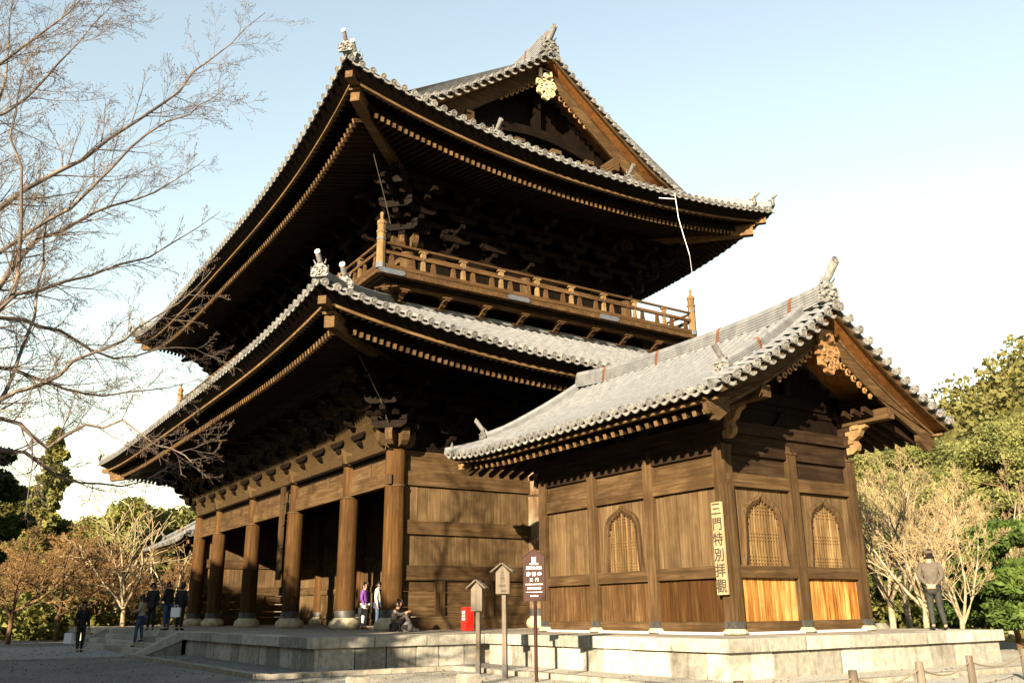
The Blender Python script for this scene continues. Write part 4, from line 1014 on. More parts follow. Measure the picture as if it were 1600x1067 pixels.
# ------------------------------------------------------------------ stair pavilion beside the gate
PY0, PYC, PY1 = 1.848, 4.035, 6.222
PXS = [5.945, 8.163, 10.381, 12.736]
def build_pavilion():
    pav = thing('stair_pavilion', 'small tiled side pavilion with bell-shaped lattice windows at the right end of the gate', 'pavilion', (9.3, PYC, 0))
    E0, E1, F0, F1 = 3.43, 14.60, -.05, 8.12
    RF = Roof(E0, E1, F0, F1, [4.80, 4.80, 4.80, 4.86], [4.78, 4.78, 5.08, 5.08], 4.80, lambda d: .42*d+.041*d*d, 2.5, (5, 2, 5, 2))
    HW = 1.44; DT = (F1-F0)/2
    # the left end is hipped, steeper than the long slopes
    class Hip(Roof):
        pass
    RH = Hip(E0, E1, F0, F1, RF.mid, RF.cor, RF.base, lambda d: RF.prof(d*DT/HW), 2.5, RF.pw)
    RH.fd = 2.5*HW/DT
    pan = MB(); cov_list = []; ed = []; ep = []
    Lf = E1-E0
    dmf = {0: lambda q: min(DT, max(0, (Lf-q)/HW*DT)), 2: lambda q: min(DT, max(0, q/HW*DT))}
    for k in (0, 2): roof_tiles(RF, k, dmf[k], .31, .30, .085, pan, None, eave=ed, eaves_pan=ep, me_disc=DISCP, me_pan=PANP, single=cov_list)
    dmh = lambda q: HW*(1-abs(2*q/(F1-F0)-1))
    roof_tiles(RH, 3, dmh, .31, .12, .085, pan, None, eave=ed, eaves_pan=ep, me_disc=DISCP, me_pan=PANP, single=cov_list)
    # z() uses the mitred parameter, fine for the long sides; right end is a gable
    roof = pan.build('tiled_roof', TILE, pav)
    tm = MB(); half = []; n = 6
    vs = []
    for yy, r in ((0, 1.0), (1, .95)):
        for j in range(n): t = PI*j/(n-1); vs.append((r*math.cos(t), yy, r*math.sin(t)))
    tm.add(vs, [(j, j+1, n+j+1, n+j) for j in range(n-1)]+[tuple(range(n-1, -1, -1))]); TM = tm.mesh('roof_tile', TILE, True)
    items = []
    for a, b, sd_ in cov_list:
        a, b = Vector(a), Vector(b); y = (b-a)*1.03; l = y.length; yh = y/l; x = Vector(sd_); x = (x-yh*x.dot(yh)).normalized(); z = x.cross(yh)
        if z.z < 0: z = -z; x = -x
        jit = RND.uniform(-.0015, .0015); R3 = Matrix((x*.088, y, z*(.088))).transposed(); items.append((TM, Matrix.Translation(a+z*(.012+jit)) @ R3.to_4x4()))
    front = [t for t in items if t[1].translation.y < PYC-.05 and t[1].translation.x > 3.4]
    place_many('roof_tile', front, roof, 300, TILE, 'roof_tile_row'); joined('rear_roof_tile_row', [t for t in items if t not in front], TILE, roof)
    vt = []; cov = MB()
    for k in (0, 2):
        (ox, oy), (ax, ay), (ix, iy), L, _, _ = RF.side[k]; nn = 13
        for i in range(nn):
            d = .16+(DT-.25)*i/(nn-1); xv = E1; z = RF.z(k, 0 if k == 0 else L, d) if False else RF.base+RF.prof(d); y = oy+iy*d
            a, b = Vector((xv-.52, y, z+.15)), Vector((xv+.02, y, z+.06)); half_row(cov, (a, b), .078, .092, (0, 1, 0), 7)
            vt.append((DISCP, frame_m(b, (1, 0), .08))); ep.append((PANP, frame_m(b+Vector((0, iy*.155, .02)), (1, 0), 0)))
    cov.build('verge_tile_row', TILE, roof, kind='stuff', smooth=True)
    place_many('eave_tile', [t for t in ed+vt if t[1].translation.y < 6 or t[1].translation.x > 14], roof, 300, TILED); joined('rear_eave_tile_row', [t for t in ed+vt if not (t[1].translation.y < 6 or t[1].translation.x > 14)], TILED, roof)
    joined('pan_tile_end_row', ep, TILED, roof)
    # ridges
    zt = RF.base+RF.prof(DT); rl = [Vector((4.85+(14.35-4.85)*i/16, PYC, zt-.08+.22*abs(2*i/16-1)**2.5)) for i in range(17)]
    ridge_stack('main_ridge', rl, roof, .36, .42, 6, .095, straps=4); ogre_tile('ridge_end_ornament', (14.42, PYC, zt+.10), (1, 0), .72, roof, lift=.75)
    for k in (0, 2):
        oy, iy = RF.side[k][0][1], RF.side[k][2][1]
        P = [Vector((13.72, oy+iy*d, RF.base+RF.prof(d)+.06)) for d in [3.9-(3.9-1.15)*i/10 for i in range(11)]]
        r_ = ridge_stack('descending_ridge', P, roof, .30, .26, 5, .085, straps=1); dd = P[-1]-P[-2]; ogre_tile('ridge_end_tile', P[-1]+Vector((0, dd.y, 0)).normalized()*.06-Vector((0, 0, .05)), (0, dd.y), .50, r_, lift=.7)
        t0 = [Vector((4.87-1.44*t, PYC+(oy-PYC)*t, RF.base+RF.prof(DT*(1-t))+(.28 if t > .99 else .28*max(0, (t-.55))**1.5/.45**1.5)+.05)) for t in [i/10*.70+.02 for i in range(11)]]
        r_ = ridge_stack('hip_ridge', t0, roof, .32, .24, 5, .085, straps=0); dd = t0[-1]-t0[-2]; ogre_tile('ridge_end_tile', t0[-1]+Vector((dd.x, dd.y, 0)).normalized()*.05, (dd.x, dd.y), .50, r_, lift=.75)
        t1 = [Vector((4.87-1.44*t, PYC+(oy-PYC)*t, RF.base+RF.prof(DT*(1-t))+.28*max(0, (t-.55))**1.5/.45**1.5+.03)) for t in (.72, .80, .88, .95, 1.0)]
        r_ = ridge_stack('hip_ridge', t1, roof, .22, .08, 2, .08); ogre_tile('ridge_end_tile', t1[-2]+Vector((0, 0, .08)), (dd.x, dd.y), .22, r_, horn=False)
    # under the eaves
    ms = MB(); mu = MB(); ml = MB()
    for k, rr in ((0, RF), (2, RF)):
        eave_band(mu, rr, k, .0, .02, .0, -.05); eave_band(mu, rr, k, .0, -.05, .20, -.14)
        ml = MB(); eave_band(ml, rr, k, .20, -.14, .20, -.20); eave_band(ml, rr, k, .20, -.20, .30, -.20); ml.build('eave_lip_board', RAF, pav)
        L = Lf; oy, iy = rr.side[k][0][1], rr.side[k][2][1]
        for (d0, z0_, d1, z1_) in ((.21, -.15, 2.3, -.15+.34*2.1),):
            A = []; B = []
            for i in range(13):
                t = i/12; x = E1-.45-(E1-E0-1.0)*t; A.append((x, oy+iy*d0, 4.80+z0_)); B.append((x, oy+iy*d1, 4.80+z1_))
            ms.strip(A, B)
    A = [(E0+.12, F0+.5+(F1-F0-1)*i/8, 4.74) for i in range(9)]; B = [(E0+2.3, 1.95+4.17*i/8, 5.30) for i in range(9)]; ms.strip(A, B)
    mu.build('underboard', EWX, pav); ms.build('soffit_board', EWX, pav)
    for k in (0, 2):
        oy, iy = RF.side[k][0][1], RF.side[k][2][1]; nr = 32
        for i in range(nr+1):
            x = E1-.85-(E1-E0-1.65)*i/nr; lift = .16*max(0, (i/nr-.75)/.25)**2
            p0 = Vector((x, oy+iy*.42, 4.80-.33+lift)); p1 = Vector((x, oy+iy*2.35, 4.80-.33+.34*1.93))
            o = bpy.data.objects.new('rafter', RAFM); COL.objects.link(o); o.parent = pav; mw = beam_m(p0, p1, .115, .13); WO[o.name] = p0; L2 = mw.copy(); L2.translation = p0-world_origin(pav); o.matrix_local = L2
    for i in range(20):
        y = F0+.6+(F1-F0-1.2)*i/19; p0 = Vector((E0+.45, y, 4.46)); ln_ = min(2.5, .5+1.0*min(y-F0, F1-y)); p1 = Vector((E0+ln_, y, 4.46+.336*(ln_-.45))); o = bpy.data.objects.new('rafter', RAFM); COL.objects.link(o); o.parent = pav; mw = beam_m(p0, p1, .115, .13); WO[o.name] = p0; mw.translation = p0-world_origin(pav); o.matrix_local = mw
    for yy, s_ in ((F0+.3, 1), (F1-.3, -1)):
        m = MB(); m.beam((E0+.35, yy, 4.66), (5.9, 1.9 if s_ > 0 else 6.2, 5.0), .16, .2); m.build('corner_beam', RAF, pav)
    # gable on the right
    gable(RF, E1, 1, .12, DT-.06, 12.78, pav, .34, .50, PYC, (WY, ORB, CARV, CARV), True, .78, solid_lo=5.0)
    for s_, oy in ((1, F0), (-1, F1)):      # carved foot of each bargeboard
        m = MB(); m.prism([(0, .0), (.12, -.02), (.10, -.10), (.20, -.16), (.16, -.24), (.30, -.30), (.28, -.38), (.42, -.40), (.75, -.16), (.75, .14), (.3, .06)][::1 if s_ > 0 else -1], (E1-.54, oy+s_*.02, 4.60), (0, s_, 0), (0, 0, 1), .13); m.build('board_foot', WY, pav)
    # posts
    PT = MB(); PT.box((0, 0, 2.06), (.30, .30, 3.86)); PT.box((0, 0, 4.02), (.34, .34, .06)); PT.box((0, 0, 4.15), (.16, .16, .22), taper=.5)
    PTM = PT.mesh('post', WZ); PB_ = MB(); PB_.lathe((0, 0, 0), [(.20, -.0), (.27, .02), (.28, .05), (.21, .12)], 12); PBM_ = PB_.mesh('post_foot', BASE); CB_ = MB(); CB_.box((0, 0, .20), (.312, .312, .14)); CBM_ = CB_.mesh('iron_band', IRON)
    posts = [(x, PY0) for x in PXS]+[(PXS[-1], PYC), (PXS[-1], PY1)]+[(x, PY1) for x in PXS[:-1]]+[(PXS[0], PYC)]
    for p in posts:
        o = inst('post', PTM, pav, (p[0], p[1], 0)); inst('post_foot', PBM_, o, (p[0], p[1], 0)); inst('iron_band', CBM_, o, (p[0], p[1], 0))
    for (dx, dy, sx, sy) in ((0, -.151, .10, .02), (.151, 0, .02, .10)):
        m = MB(); m.box((PXS[-1]+dx, PY0+dy, 3.30), (sx, sy, .2)); m.build('tenon_plug', WY, pav)
    def bay(axis, c, a, b, window, out, low, side):
        """one bay between posts: sill, mid rail, head beam, planks; window = width or None"""
        a += .152; b -= .152; W_ = WX if axis == 'x' else WY
        def bx(z0, z1, pr, mat, nm, th=.1):
            m = MB(); o0, o1 = (c-out*.05, c+out*pr)
            if axis == 'x': m.bb((a, min(o0, o1), z0), (b, max(o0, o1), z1))
            else: m.bb((min(o0, o1), a, z0), (max(o0, o1), b, z1))
            return m.build(nm, mat, pav)
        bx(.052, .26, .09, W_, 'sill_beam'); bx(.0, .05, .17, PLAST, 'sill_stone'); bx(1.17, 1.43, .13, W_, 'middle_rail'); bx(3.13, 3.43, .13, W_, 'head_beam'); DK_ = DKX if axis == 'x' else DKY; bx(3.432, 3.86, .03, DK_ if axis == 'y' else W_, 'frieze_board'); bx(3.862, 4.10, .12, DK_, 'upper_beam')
        plank_wall(pav, axis, c, a, b, .262, 1.168, .05, .30, low, jit=.009)
        if not window: plank_wall(pav, axis, c, a, b, 1.432, 3.128, .05, .33, PLK, jit=.009); return
        # planks around a bell-shaped opening
        mid = (a+b)/2; hw = window/2; zt_ = 3.05
        def prof(s_, k=1.0):   # half outline from foot to apex
            return [(s_*hw*1.02*k, 1.432), (s_*hw*.95*k, 1.70), (s_*hw*.91*k, 2.1), (s_*hw*.89*k, 2.38), (s_*hw*.86*k, 2.54), (s_*hw*.78*k, 2.69), (s_*hw*.64*k, 2.80), (s_*hw*.46*k, 2.87), (s_*hw*.26*k, 2.92), (s_*hw*.10*k, 2.98), (0, zt_)]
        def P3(u, z, o_): return (mid+u, c+out*o_, z) if axis == 'x' else (c+out*o_, mid+u, z)
        outer = prof(-1)+prof(1)[::-1][1:]
        def shr(p, q):   # inner outline
            return (p[0]*q, 1.432+(p[1]-1.432)*(1-(1-q)*.42))
        m = MB()
        inner = [shr(p, .80) for p in outer]; ins2 = [shr(p, .74) for p in outer]
        m.strip([P3(*p, .085) for p in outer], [P3(*p, .11) for p in [shr(q, .93) for q in outer]]); m.strip([P3(*p, .11) for p in [shr(q, .93) for q in outer]], [P3(*p, .075) for p in inner])
        m.strip([P3(*p, .0) for p in outer], [P3(*p, .085) for p in outer]); m.strip([P3(*p, .075) for p in inner], [P3(*p, -.03) for p in inner])
        fr = m.build('window_frame', WZ, pav)
        m = MB(); zig = []
        for i in range(len(inner)-1):
            p, q = inner[i], inner[i+1]; nseg = max(1, int(math.hypot(q[0]-p[0], q[1]-p[1])/.05))
            for j in range(nseg):
                t = j/nseg; zig.append((p[0]+(q[0]-p[0])*t, p[1]+(q[1]-p[1])*t))
        zz = [p for p in zig if p[1] > 2.35]
        for i, p in enumerate(zz):
            if i % 2 == 0: r_ = .028; m.prism([(r_*math.cos(t), r_*math.sin(t)) for t in [2*PI*j/6 for j in range(6)]], P3(p[0]*.97, p[1]-.012, .05), (1, 0, 0) if axis == 'x' else (0, 1, 0), (0, 0, 1), .03)
        m.build('frame_scallop', WZ, fr)
        def topz(u):
            for i in range(len(inner)-1):
                p, q = inner[i], inner[i+1]
                if min(p[0], q[0]) <= u <= max(p[0], q[0]) and abs(q[0]-p[0]) > 1e-6: z_ = p[1]+(q[1]-p[1])*(u-p[0])/(q[0]-p[0]); 
                else: continue
                if z_ > 2.3: return z_
            return 2.35
        nb = 12; hwi = hw*.80*.92
        for i in range(nb):
            u = -hwi+2*hwi*(i+.5)/nb; zt2 = topz(u)+.005; m = MB()
            w_ = hwi/nb*.78
            m.bb(P3(u-w_/2, 1.432, -.012), P3(u+w_/2, zt2, .028))
            for z0 in (1.47, 1.97, 2.55):     # wavy swellings in three bands
                for j in range(3):
                    zc2 = z0+j*.075
                    if zc2+.03 < zt2: m.prism([(-w_*.95, 0), (0, -.028), (w_*.95, 0), (0, .028)], P3(u, zc2+.02, .0102), (1, 0, 0) if axis == 'x' else (0, 1, 0), (0, 0, 1), .046)
            m.build('window_bar', BARW, fr)
        m = MB(); bk = inner; m.add([P3(*p, -.045) for p in bk], [tuple(range(len(bk)))]); m.build('window_shutter', EWZ, fr)
        # wall boards either side and above
        xs = [-((b-a)/2), -hw*.99, -hw*.5, 0, hw*.5, hw*.99, (b-a)/2]
        def out_low(u):
            u_ = abs(u)
            pr_ = prof(1)
            for i in range(len(pr_)-1):
                if pr_[i+1][0] <= u_ <= pr_[i][0]: p, q = pr_[i], pr_[i+1]; return p[1]+(q[1]-p[1])*(p[0]-u_)/(p[0]-q[0]+1e-6)
            return 1.432 if u_ > hw*1.02 else zt_
        for i in range(6):
            ua, ub = xs[i]+.003, xs[i+1]-.003; n_ = 8; m = MB(); o_ = RND.uniform(-.003, .003)+.02
            if ub-ua < .02: continue
            A = []; B = []
            for j in range(n_+1):
                u = ua+(ub-ua)*j/n_; zl = out_low(u)-.03 if abs(u) < hw*1.02 else 1.432
                if i in (0, 5) : zl = 1.432
                A.append(P3(u, min(zl, 3.1), o_)); B.append(P3(u, 3.128, o_))
            m.strip(A, B); m.build('plank', PLK, pav)
        for s_ in (-1, 1):     # narrow boards following the frame below the shoulder
            m = MB(); A = []; B = []
            for (u, z) in [p for p in prof(s_) if p[1] < 2.7]: A.append(P3(u*.97, z, .015)); B.append(P3(s_*hw*1.0, z, .015))
            m.strip(A, B); m.build('plank', PLK, pav)
    for i in range(3): bay('x', PY0, PXS[i], PXS[i+1], 1.50 if i == 1 else None, -1, ORG if i == 2 else PLO, 'A')
    bay('y', PXS[-1], PY0, PYC, 1.48, 1, ORL, 'B'); bay('y', PXS[-1], PYC, PY1, 1.44, 1, ORL, 'B')
    for i in range(3): bay('x', PY1, PXS[i], PXS[i+1], None, 1, PLO, 'C')
    bay('y', PXS[0], PY0, PYC, None, -1, PLO, 'D'); bay('y', PXS[0], PYC, PY1, None, -1, PLO, 'D')
    # stacked wall beams and brackets above the posts
    X0, X1 = PXS[0], PXS[-1]
    for z0, z1, o_ in ((4.104, 4.34, .05), (4.344, 4.62, .13)):
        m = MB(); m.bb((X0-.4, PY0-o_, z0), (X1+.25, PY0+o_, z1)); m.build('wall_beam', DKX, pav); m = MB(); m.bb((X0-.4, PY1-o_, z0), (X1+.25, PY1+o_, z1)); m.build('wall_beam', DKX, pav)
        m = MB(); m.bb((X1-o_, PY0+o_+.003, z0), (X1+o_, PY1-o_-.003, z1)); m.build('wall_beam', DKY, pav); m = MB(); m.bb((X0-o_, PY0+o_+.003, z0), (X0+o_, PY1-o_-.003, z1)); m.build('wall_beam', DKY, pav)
    for yy in (PY0, PY1, PYC):
        m = MB(); ztop = 4.86 if yy != PYC else 6.30
        m.bb((X0-.3 if yy != PYC else X1-1.5, yy-.13, ztop), (14.18, yy+.13, ztop+.27)); m.build('purlin', WX, pav)
    for yy in (PY0, PY1):
        for x in PXS:
            m = MB(); m.box((x, yy, 4.68), (.34, .34, .12)); m.box((x, yy, 4.79), (.62, .17, .13)); m.build('bracket_block', DKX, pav)
        m = MB(); ux = (1, 0, 0)
        m.prism([(.0, .0), (.26, .0), (.40, .08), (.48, .22), (.62, .28), (.60, .36), (.40, .36), (.0, .34)], (X1+.15, yy, 4.50), ux, (0, 0, 1), .16)
        m.prism([(.0, .0), (.16, .0), (.30, .08), (.34, .20), (.28, .30), (.0, .28)], (X1+.15, yy, 4.16), ux, (0, 0, 1), .15); m.build('bracket_arm', FINE, pav)
        m = MB(); m.box((X1+.28, yy, 4.46), (.22, .24, .10)); m.build('bracket_block', FINE, pav); m = MB(); m.box((X1+.48, yy, 4.80), (.2, .24, .1)); m.build('bracket_block', FINE, pav)
    m = MB(); m.prism([(-.5, 0), (.5, 0), (.32, .14), (.2, .34), (0, .42), (-.2, .34), (-.32, .14)], (X1+.06, PYC, 4.63), (0, 1, 0), (0, 0, 1), .12); m.build('frog_leg_strut', EWZ, pav)
    m = MB(); m.bb((X1-.02, PY0+.2, 4.62), (X1+.03, PY1-.2, 5.05)); m.build('gable_base_board', EWZ, pav)
    m = MB(); m.bb((X1-.10, PY0-.2, 5.15), (X1+.14, PY1+.2, 5.42)); m.build('gable_tie_beam', EW, pav)
    m = MB(); m.bb((X0+.2, PY0+.2, 4.05), (X1-.2, PY1-.2, 4.09)); m.build('ceiling', EWX, pav)
    m = MB(); m.box((X1+.16, PYC, 5.86), (.2, .24, .9)); m.build('king_post', EWZ, pav)
    # knee brace showing below the left eave
    m = MB(); m.prism([(0, 0), (.24, 0), (.10, -.22), (.07, -.42), (-.02, -.42)], (X0-.5, PY0, 4.35), (1, 0, 0), (0, 0, 1), .12); m.build('brace', FINE, pav)
    return pav
PLO = wood('stained lower plank wood', 'z', (0.0196, 0.0095, 0.0040), (0.0626, 0.0325, 0.0127), (0.1329, 0.0822, 0.0404), grain=.9, var=.35)
BARW = wood('window bar wood', 'z', (.05, .026, .010), (.12, .072, .03), (.22, .15, .07), var=.6)
DISCP = disc_mesh('eave_tile', .100, .06); PANP = pan_mesh('pan_tile_end', .26)
pav = build_pavilion()
far = copy_tree(pav); far.scale = (-1, 1, 1); far.location = (GX0-9.3, PYC, 0)
far['label'] = 'far side pavilion, its tiled roof just showing behind the leftmost pillar'
for o in (pav, far): o['group'] = 'side pavilions of the gate'

# ------------------------------------------------------------------ smaller things round the gate
def text_mesh(s_, size, mat, name='lettering', ext=.003):
    c = bpy.data.curves.new(name, 'FONT'); c.body = s_; c.size = size; c.align_x = 'CENTER'; c.align_y = 'CENTER'; c.extrude = ext; c.resolution_u = 3; c.offset = size*.012
    o = bpy.data.objects.new(name, c); COL.objects.link(o); bpy.context.view_layer.update()
    dg = bpy.context.evaluated_depsgraph_get(); me = bpy.data.meshes.new_from_object(o.evaluated_get(dg)); bpy.data.objects.remove(o); me.name = name
    me.materials.clear(); me.materials.append(mat); return me
def put_text(s_, size, mat, parent, pos, normal, ext=.003):
    """upright text facing `normal`"""
    n = Vector((normal[0], normal[1], 0)).normalized(); x = Vector((0, 0, 1)).cross(n); R3 = Matrix((x, Vector((0, 0, 1)), n)).transposed()
    o = bpy.data.objects.new('lettering', text_mesh(s_, size, mat, ext=ext)); COL.objects.link(o); WO[o.name] = Vector(pos)
    o.parent = parent; o.matrix_local = Matrix.Translation(Vector(pos)-world_origin(parent)) @ R3.to_4x4(); return o

# hanging signboard with six characters on the corner post
sx, sy = 12.70, PY0-.235
sgn = thing('hanging_signboard', 'pale upright board with six large brush characters hung on the pavilion corner post', 'sign', (sx, sy, .82))
m = MB(); m.box((sx, sy, 1.79), (.30, .05, 1.95)); m.build('board', PALE, sgn)
for i, ch in enumerate('三門特別拝觀'): put_text(ch, .30, INK, sgn, (sx-.005, sy-.028, 2.60-i*.325), (0, -1), .004)
# two small roofed notice boards and one brown enamel sign
def post_mb(h, w): m = MB(); m.box((0, 0, h/2), (w, w, h)); return m
def small_notice(x, y, top, w, h, nrm, label, lines):
    t = thing('notice_post', label, 'notice board', (x, y, PZ)); ang = math.atan2(nrm[1], nrm[0])+PI/2; H = top-PZ
    m = MB(); m.box((0, 0, (H-.2)/2), (.085, .085, H-.2), rz=ang); m.build('post', GREYW, t, at=(x, y, PZ))
    m = MB(); m.box((0, 0, .12), (.095, .095, .28), rz=ang); m.build('post_foot', IRON, t, at=(x, y, PZ))
    n = Vector((nrm[0], nrm[1], 0)).normalized(); sx_ = Vector((0, 0, 1)).cross(n)
    m = MB(); m.prism([(-w/2, -h), (w/2, -h), (w/2, -.05), (0, .09), (-w/2, -.05)], Vector((x, y, top-.13))+n*.085, sx_, (0, 0, 1), .06); b = m.build('board', GREYW, t)
    m = MB()
    for s_ in (-1, 1):
        a = Vector((x, y, top))+n*.07; e = a+sx_*(s_*(w/2+.09))-Vector((0, 0, .17)); m.beam(a+sx_*(s_*.008), e, .22, .028, up=(0, 0, 1))
    m.build('little_roof', GREYW, t)
    for i, (s_, sz, dx, dz) in enumerate(lines): put_text(s_, sz, INK, b, Vector((x, y, top-.13+dz))+n*.118+sx_*dx, n, .001)
    return t
sn = (.62, -.78)
small_notice(9.83, -2.75, 1.17, .25, .50, sn, 'shortest weathered wooden notice post with a small pitched roof and a blank board', [])
small_notice(11.15, -2.94, 1.45, .29, .46, sn, 'taller weathered notice post with faded black brush writing under its pitched roof', [('三', .10, 0, -.08), ('門', .10, 0, -.19), ('志納所', .05, 0, -.31), ('南禅寺', .04, .03, -.41)])
x, y = 12.38, -3.05; t = thing('brown_sign', 'brown house-shaped heritage sign with white writing on a slim brown pole', 'sign', (x, y, PZ)); nn_ = Vector((.62, -.78, 0)).normalized(); sxx = Vector((0, 0, 1)).cross(nn_)
m = MB(); m.tube([(x, y, PZ), (x, y, .78)], .033, 12); m.build('pole', BROWNP, t, smooth=True)
m = MB(); m.prism([(-.21, .70), (.21, .70), (.21, 1.50), (0, 1.635), (-.21, 1.50)], Vector((x, y, 0))+nn_*.02, sxx, (0, 0, 1), .045); b = m.build('board', BROWNP, t)
m = MB()
for s_ in (-1, 1): m.beam(Vector((x, y, 1.645))+nn_*.02+sxx*(s_*.004), Vector((x, y, 1.49))+nn_*.02+sxx*(s_*.25), .07, .016)
m.build('trim', BROWNP, t)
q = lambda dx, z: Vector((x, y, z))+nn_*.046+sxx*dx
for s_, sz, z, dx in (('文化財愛護', .036, 1.375, 0), ('重要文化財', .062, 1.30, 0), ('南 禅 寺', .085, 1.185, 0), ('三  門', .070, 1.085, 0), ('NANZEN-JI SANMON', .036, 1.005, 0), ('京都市観光課', .046, .93, 0), ('HITACHI', .040, .795, 0)): put_text(s_, sz, WHITE, b, q(dx, z), nn_, .001)
m = MB(); m.prism([(-.16, -.004), (.16, -.004), (.16, .004), (-.16, .004)], q(0, .865), sxx, (0, 0, 1), .002)
for dz in (1.40, 1.445, 1.49):
    m.prism([(-.040, -.012), (-.018, -.026), (.018, -.026), (.040, -.012), (.044, .020), (.018, .006), (-.018, .006), (-.044, .020)], q(0, dz), sxx, (0, 0, 1), .002)
m.build('emblem', WHITE, b)
# red box
bx_, by_ = 3.35, -.25; t = thing('red_fire_box', 'bright red fire equipment box standing against the plank end wall', 'fire box', (2.83, 1.11, 0))
m = MB(); m.box((2.83, 1.11, .33), (.30, .26, .64)); b = m.build('box_body', RED, t)
m = MB(); m.box((2.83, 1.11, .655), (.33, .29, .025)); m.build('box_lid', RED, t)
m = MB(); m.box((2.83, 1.11, .012), (.26, .22, .03)); m.build('box_foot', IRON, t)
rn = (0, -1)
for i, ch in enumerate('消火器'): put_text(ch, .085, WHITE, b, (2.87, .978, .52-i*.095), rn, .001)
for i, ch in enumerate('消火栓'): put_text(ch, .085, WHITE, b, (2.77, .978, .52-i*.095), rn, .001)
m = MB(); m.box((2.972, 1.04, .40), (.012, .03, .08)); m.build('box_handle', IRON, b)
# stone markers in the foreground
for i, (x, y, lb) in enumerate(((13.1, -6.9, 'low square stone marker cut off by the bottom edge, left of the notice posts'), (13.65, -5.25, 'low square stone marker at the bottom edge just left of the shorter notice post'))):
    m = MB(); m.box((0, 0, .13), (.28, .28, .28)); m.box((0, 0, .285), (.28, .28, .03), taper=.85); o = m.build('stone_marker', KERB, None, at=(x, y, PZ)); tag(o, lb, 'marker stone', 'stone markers in the foreground')
# rope fence
rp = [(19.7, -5.6), (19.42, -3.36), (18.95, -1.30), (18.48, .71), (17.79, 3.55), (17.2, 6.1)]
fn = thing('rope_fence', 'low fence of rough wooden posts joined by sagging rope beside the platform', 'fence', (18.9, -1, PZ))
for i, (x, y) in enumerate(rp):
    m = MB(); m.tube([(0, 0, -.05), (0.005, .004, .3), (0, 0, .52)], [.058, .055, .052], 9); m.build('fence_post', GREYW, fn, at=(x, y, PZ), smooth=False)
for a, b in zip(rp, rp[1:]):
    m = MB(); m.tube([(a[0]+(b[0]-a[0])*t/10, a[1]+(b[1]-a[1])*t/10, PZ+.43-.13*math.sin(PI*t/10)) for t in range(11)], .012, 6); m.build('rope', ROPE, fn)
bf = thing('back_fence', 'far low post and rope fence along the lawn behind the pavilion', 'fence', (6, 18, PZ))
bp = [(-6+i*1.9, 17.5+.35*i, 0) for i in range(14)]
for x, y, _ in bp: m = MB(); m.tube([(0, 0, 0), (0, 0, .62)], .05, 6); m.build('fence_post', GREYW, bf, at=(x, y, PZ))
for a, b in zip(bp, bp[1:]): m = MB(); m.tube([(a[0]+(b[0]-a[0])*t/5, a[1]+(b[1]-a[1])*t/5, PZ+.5-.1*math.sin(PI*t/5)) for t in range(6)], .015, 4); m.build('rope', ROPE, bf)

# ------------------------------------------------------------------ vegetation
def tubes_np(polys):
    """polys: list of (points (n,3), radii (n), sides) -> V, F(quads) arrays"""
    groups = {}
    for p, r, s_ in polys: groups.setdefault((len(p), s_), []).append((p, r))
    V = []; F = []; n0 = 0
    for (n, s_), L in groups.items():
        P = np.array([a for a, _ in L], float); Rr = np.array([b for _, b in L], float); B = len(L)
        d = np.empty_like(P); d[:, 1:-1] = P[:, 2:]-P[:, :-2]; d[:, 0] = P[:, 1]-P[:, 0]; d[:, -1] = P[:, -1]-P[:, -2]
        d /= np.linalg.norm(d, axis=2, keepdims=True)+1e-9
        ref = np.where(np.abs(d[..., 2:3]) < .9, np.array([0, 0, 1.]), np.array([1., 0, 0]))
        x = np.cross(d, ref); x /= np.linalg.norm(x, axis=2, keepdims=True)+1e-9; y = np.cross(d, x)
        a = 2*PI*np.arange(s_)/s_
        ring = P[:, :, None]+Rr[:, :, None, None]*(x[:, :, None]*np.cos(a)[:, None]+y[:, :, None]*np.sin(a)[:, None])
        V.append(ring.reshape(-1, 3)); i = np.arange(n-1)[:, None]; j = np.arange(s_)[None]
        f = np.stack([i*s_+j, i*s_+(j+1) % s_, (i+1)*s_+(j+1) % s_, (i+1)*s_+j], -1).reshape(-1, 4)
        F.append((f[None]+(np.arange(B)*n*s_)[:, None, None]).reshape(-1, 4)+n0); n0 += B*n*s_
    return np.concatenate(V), np.concatenate(F)
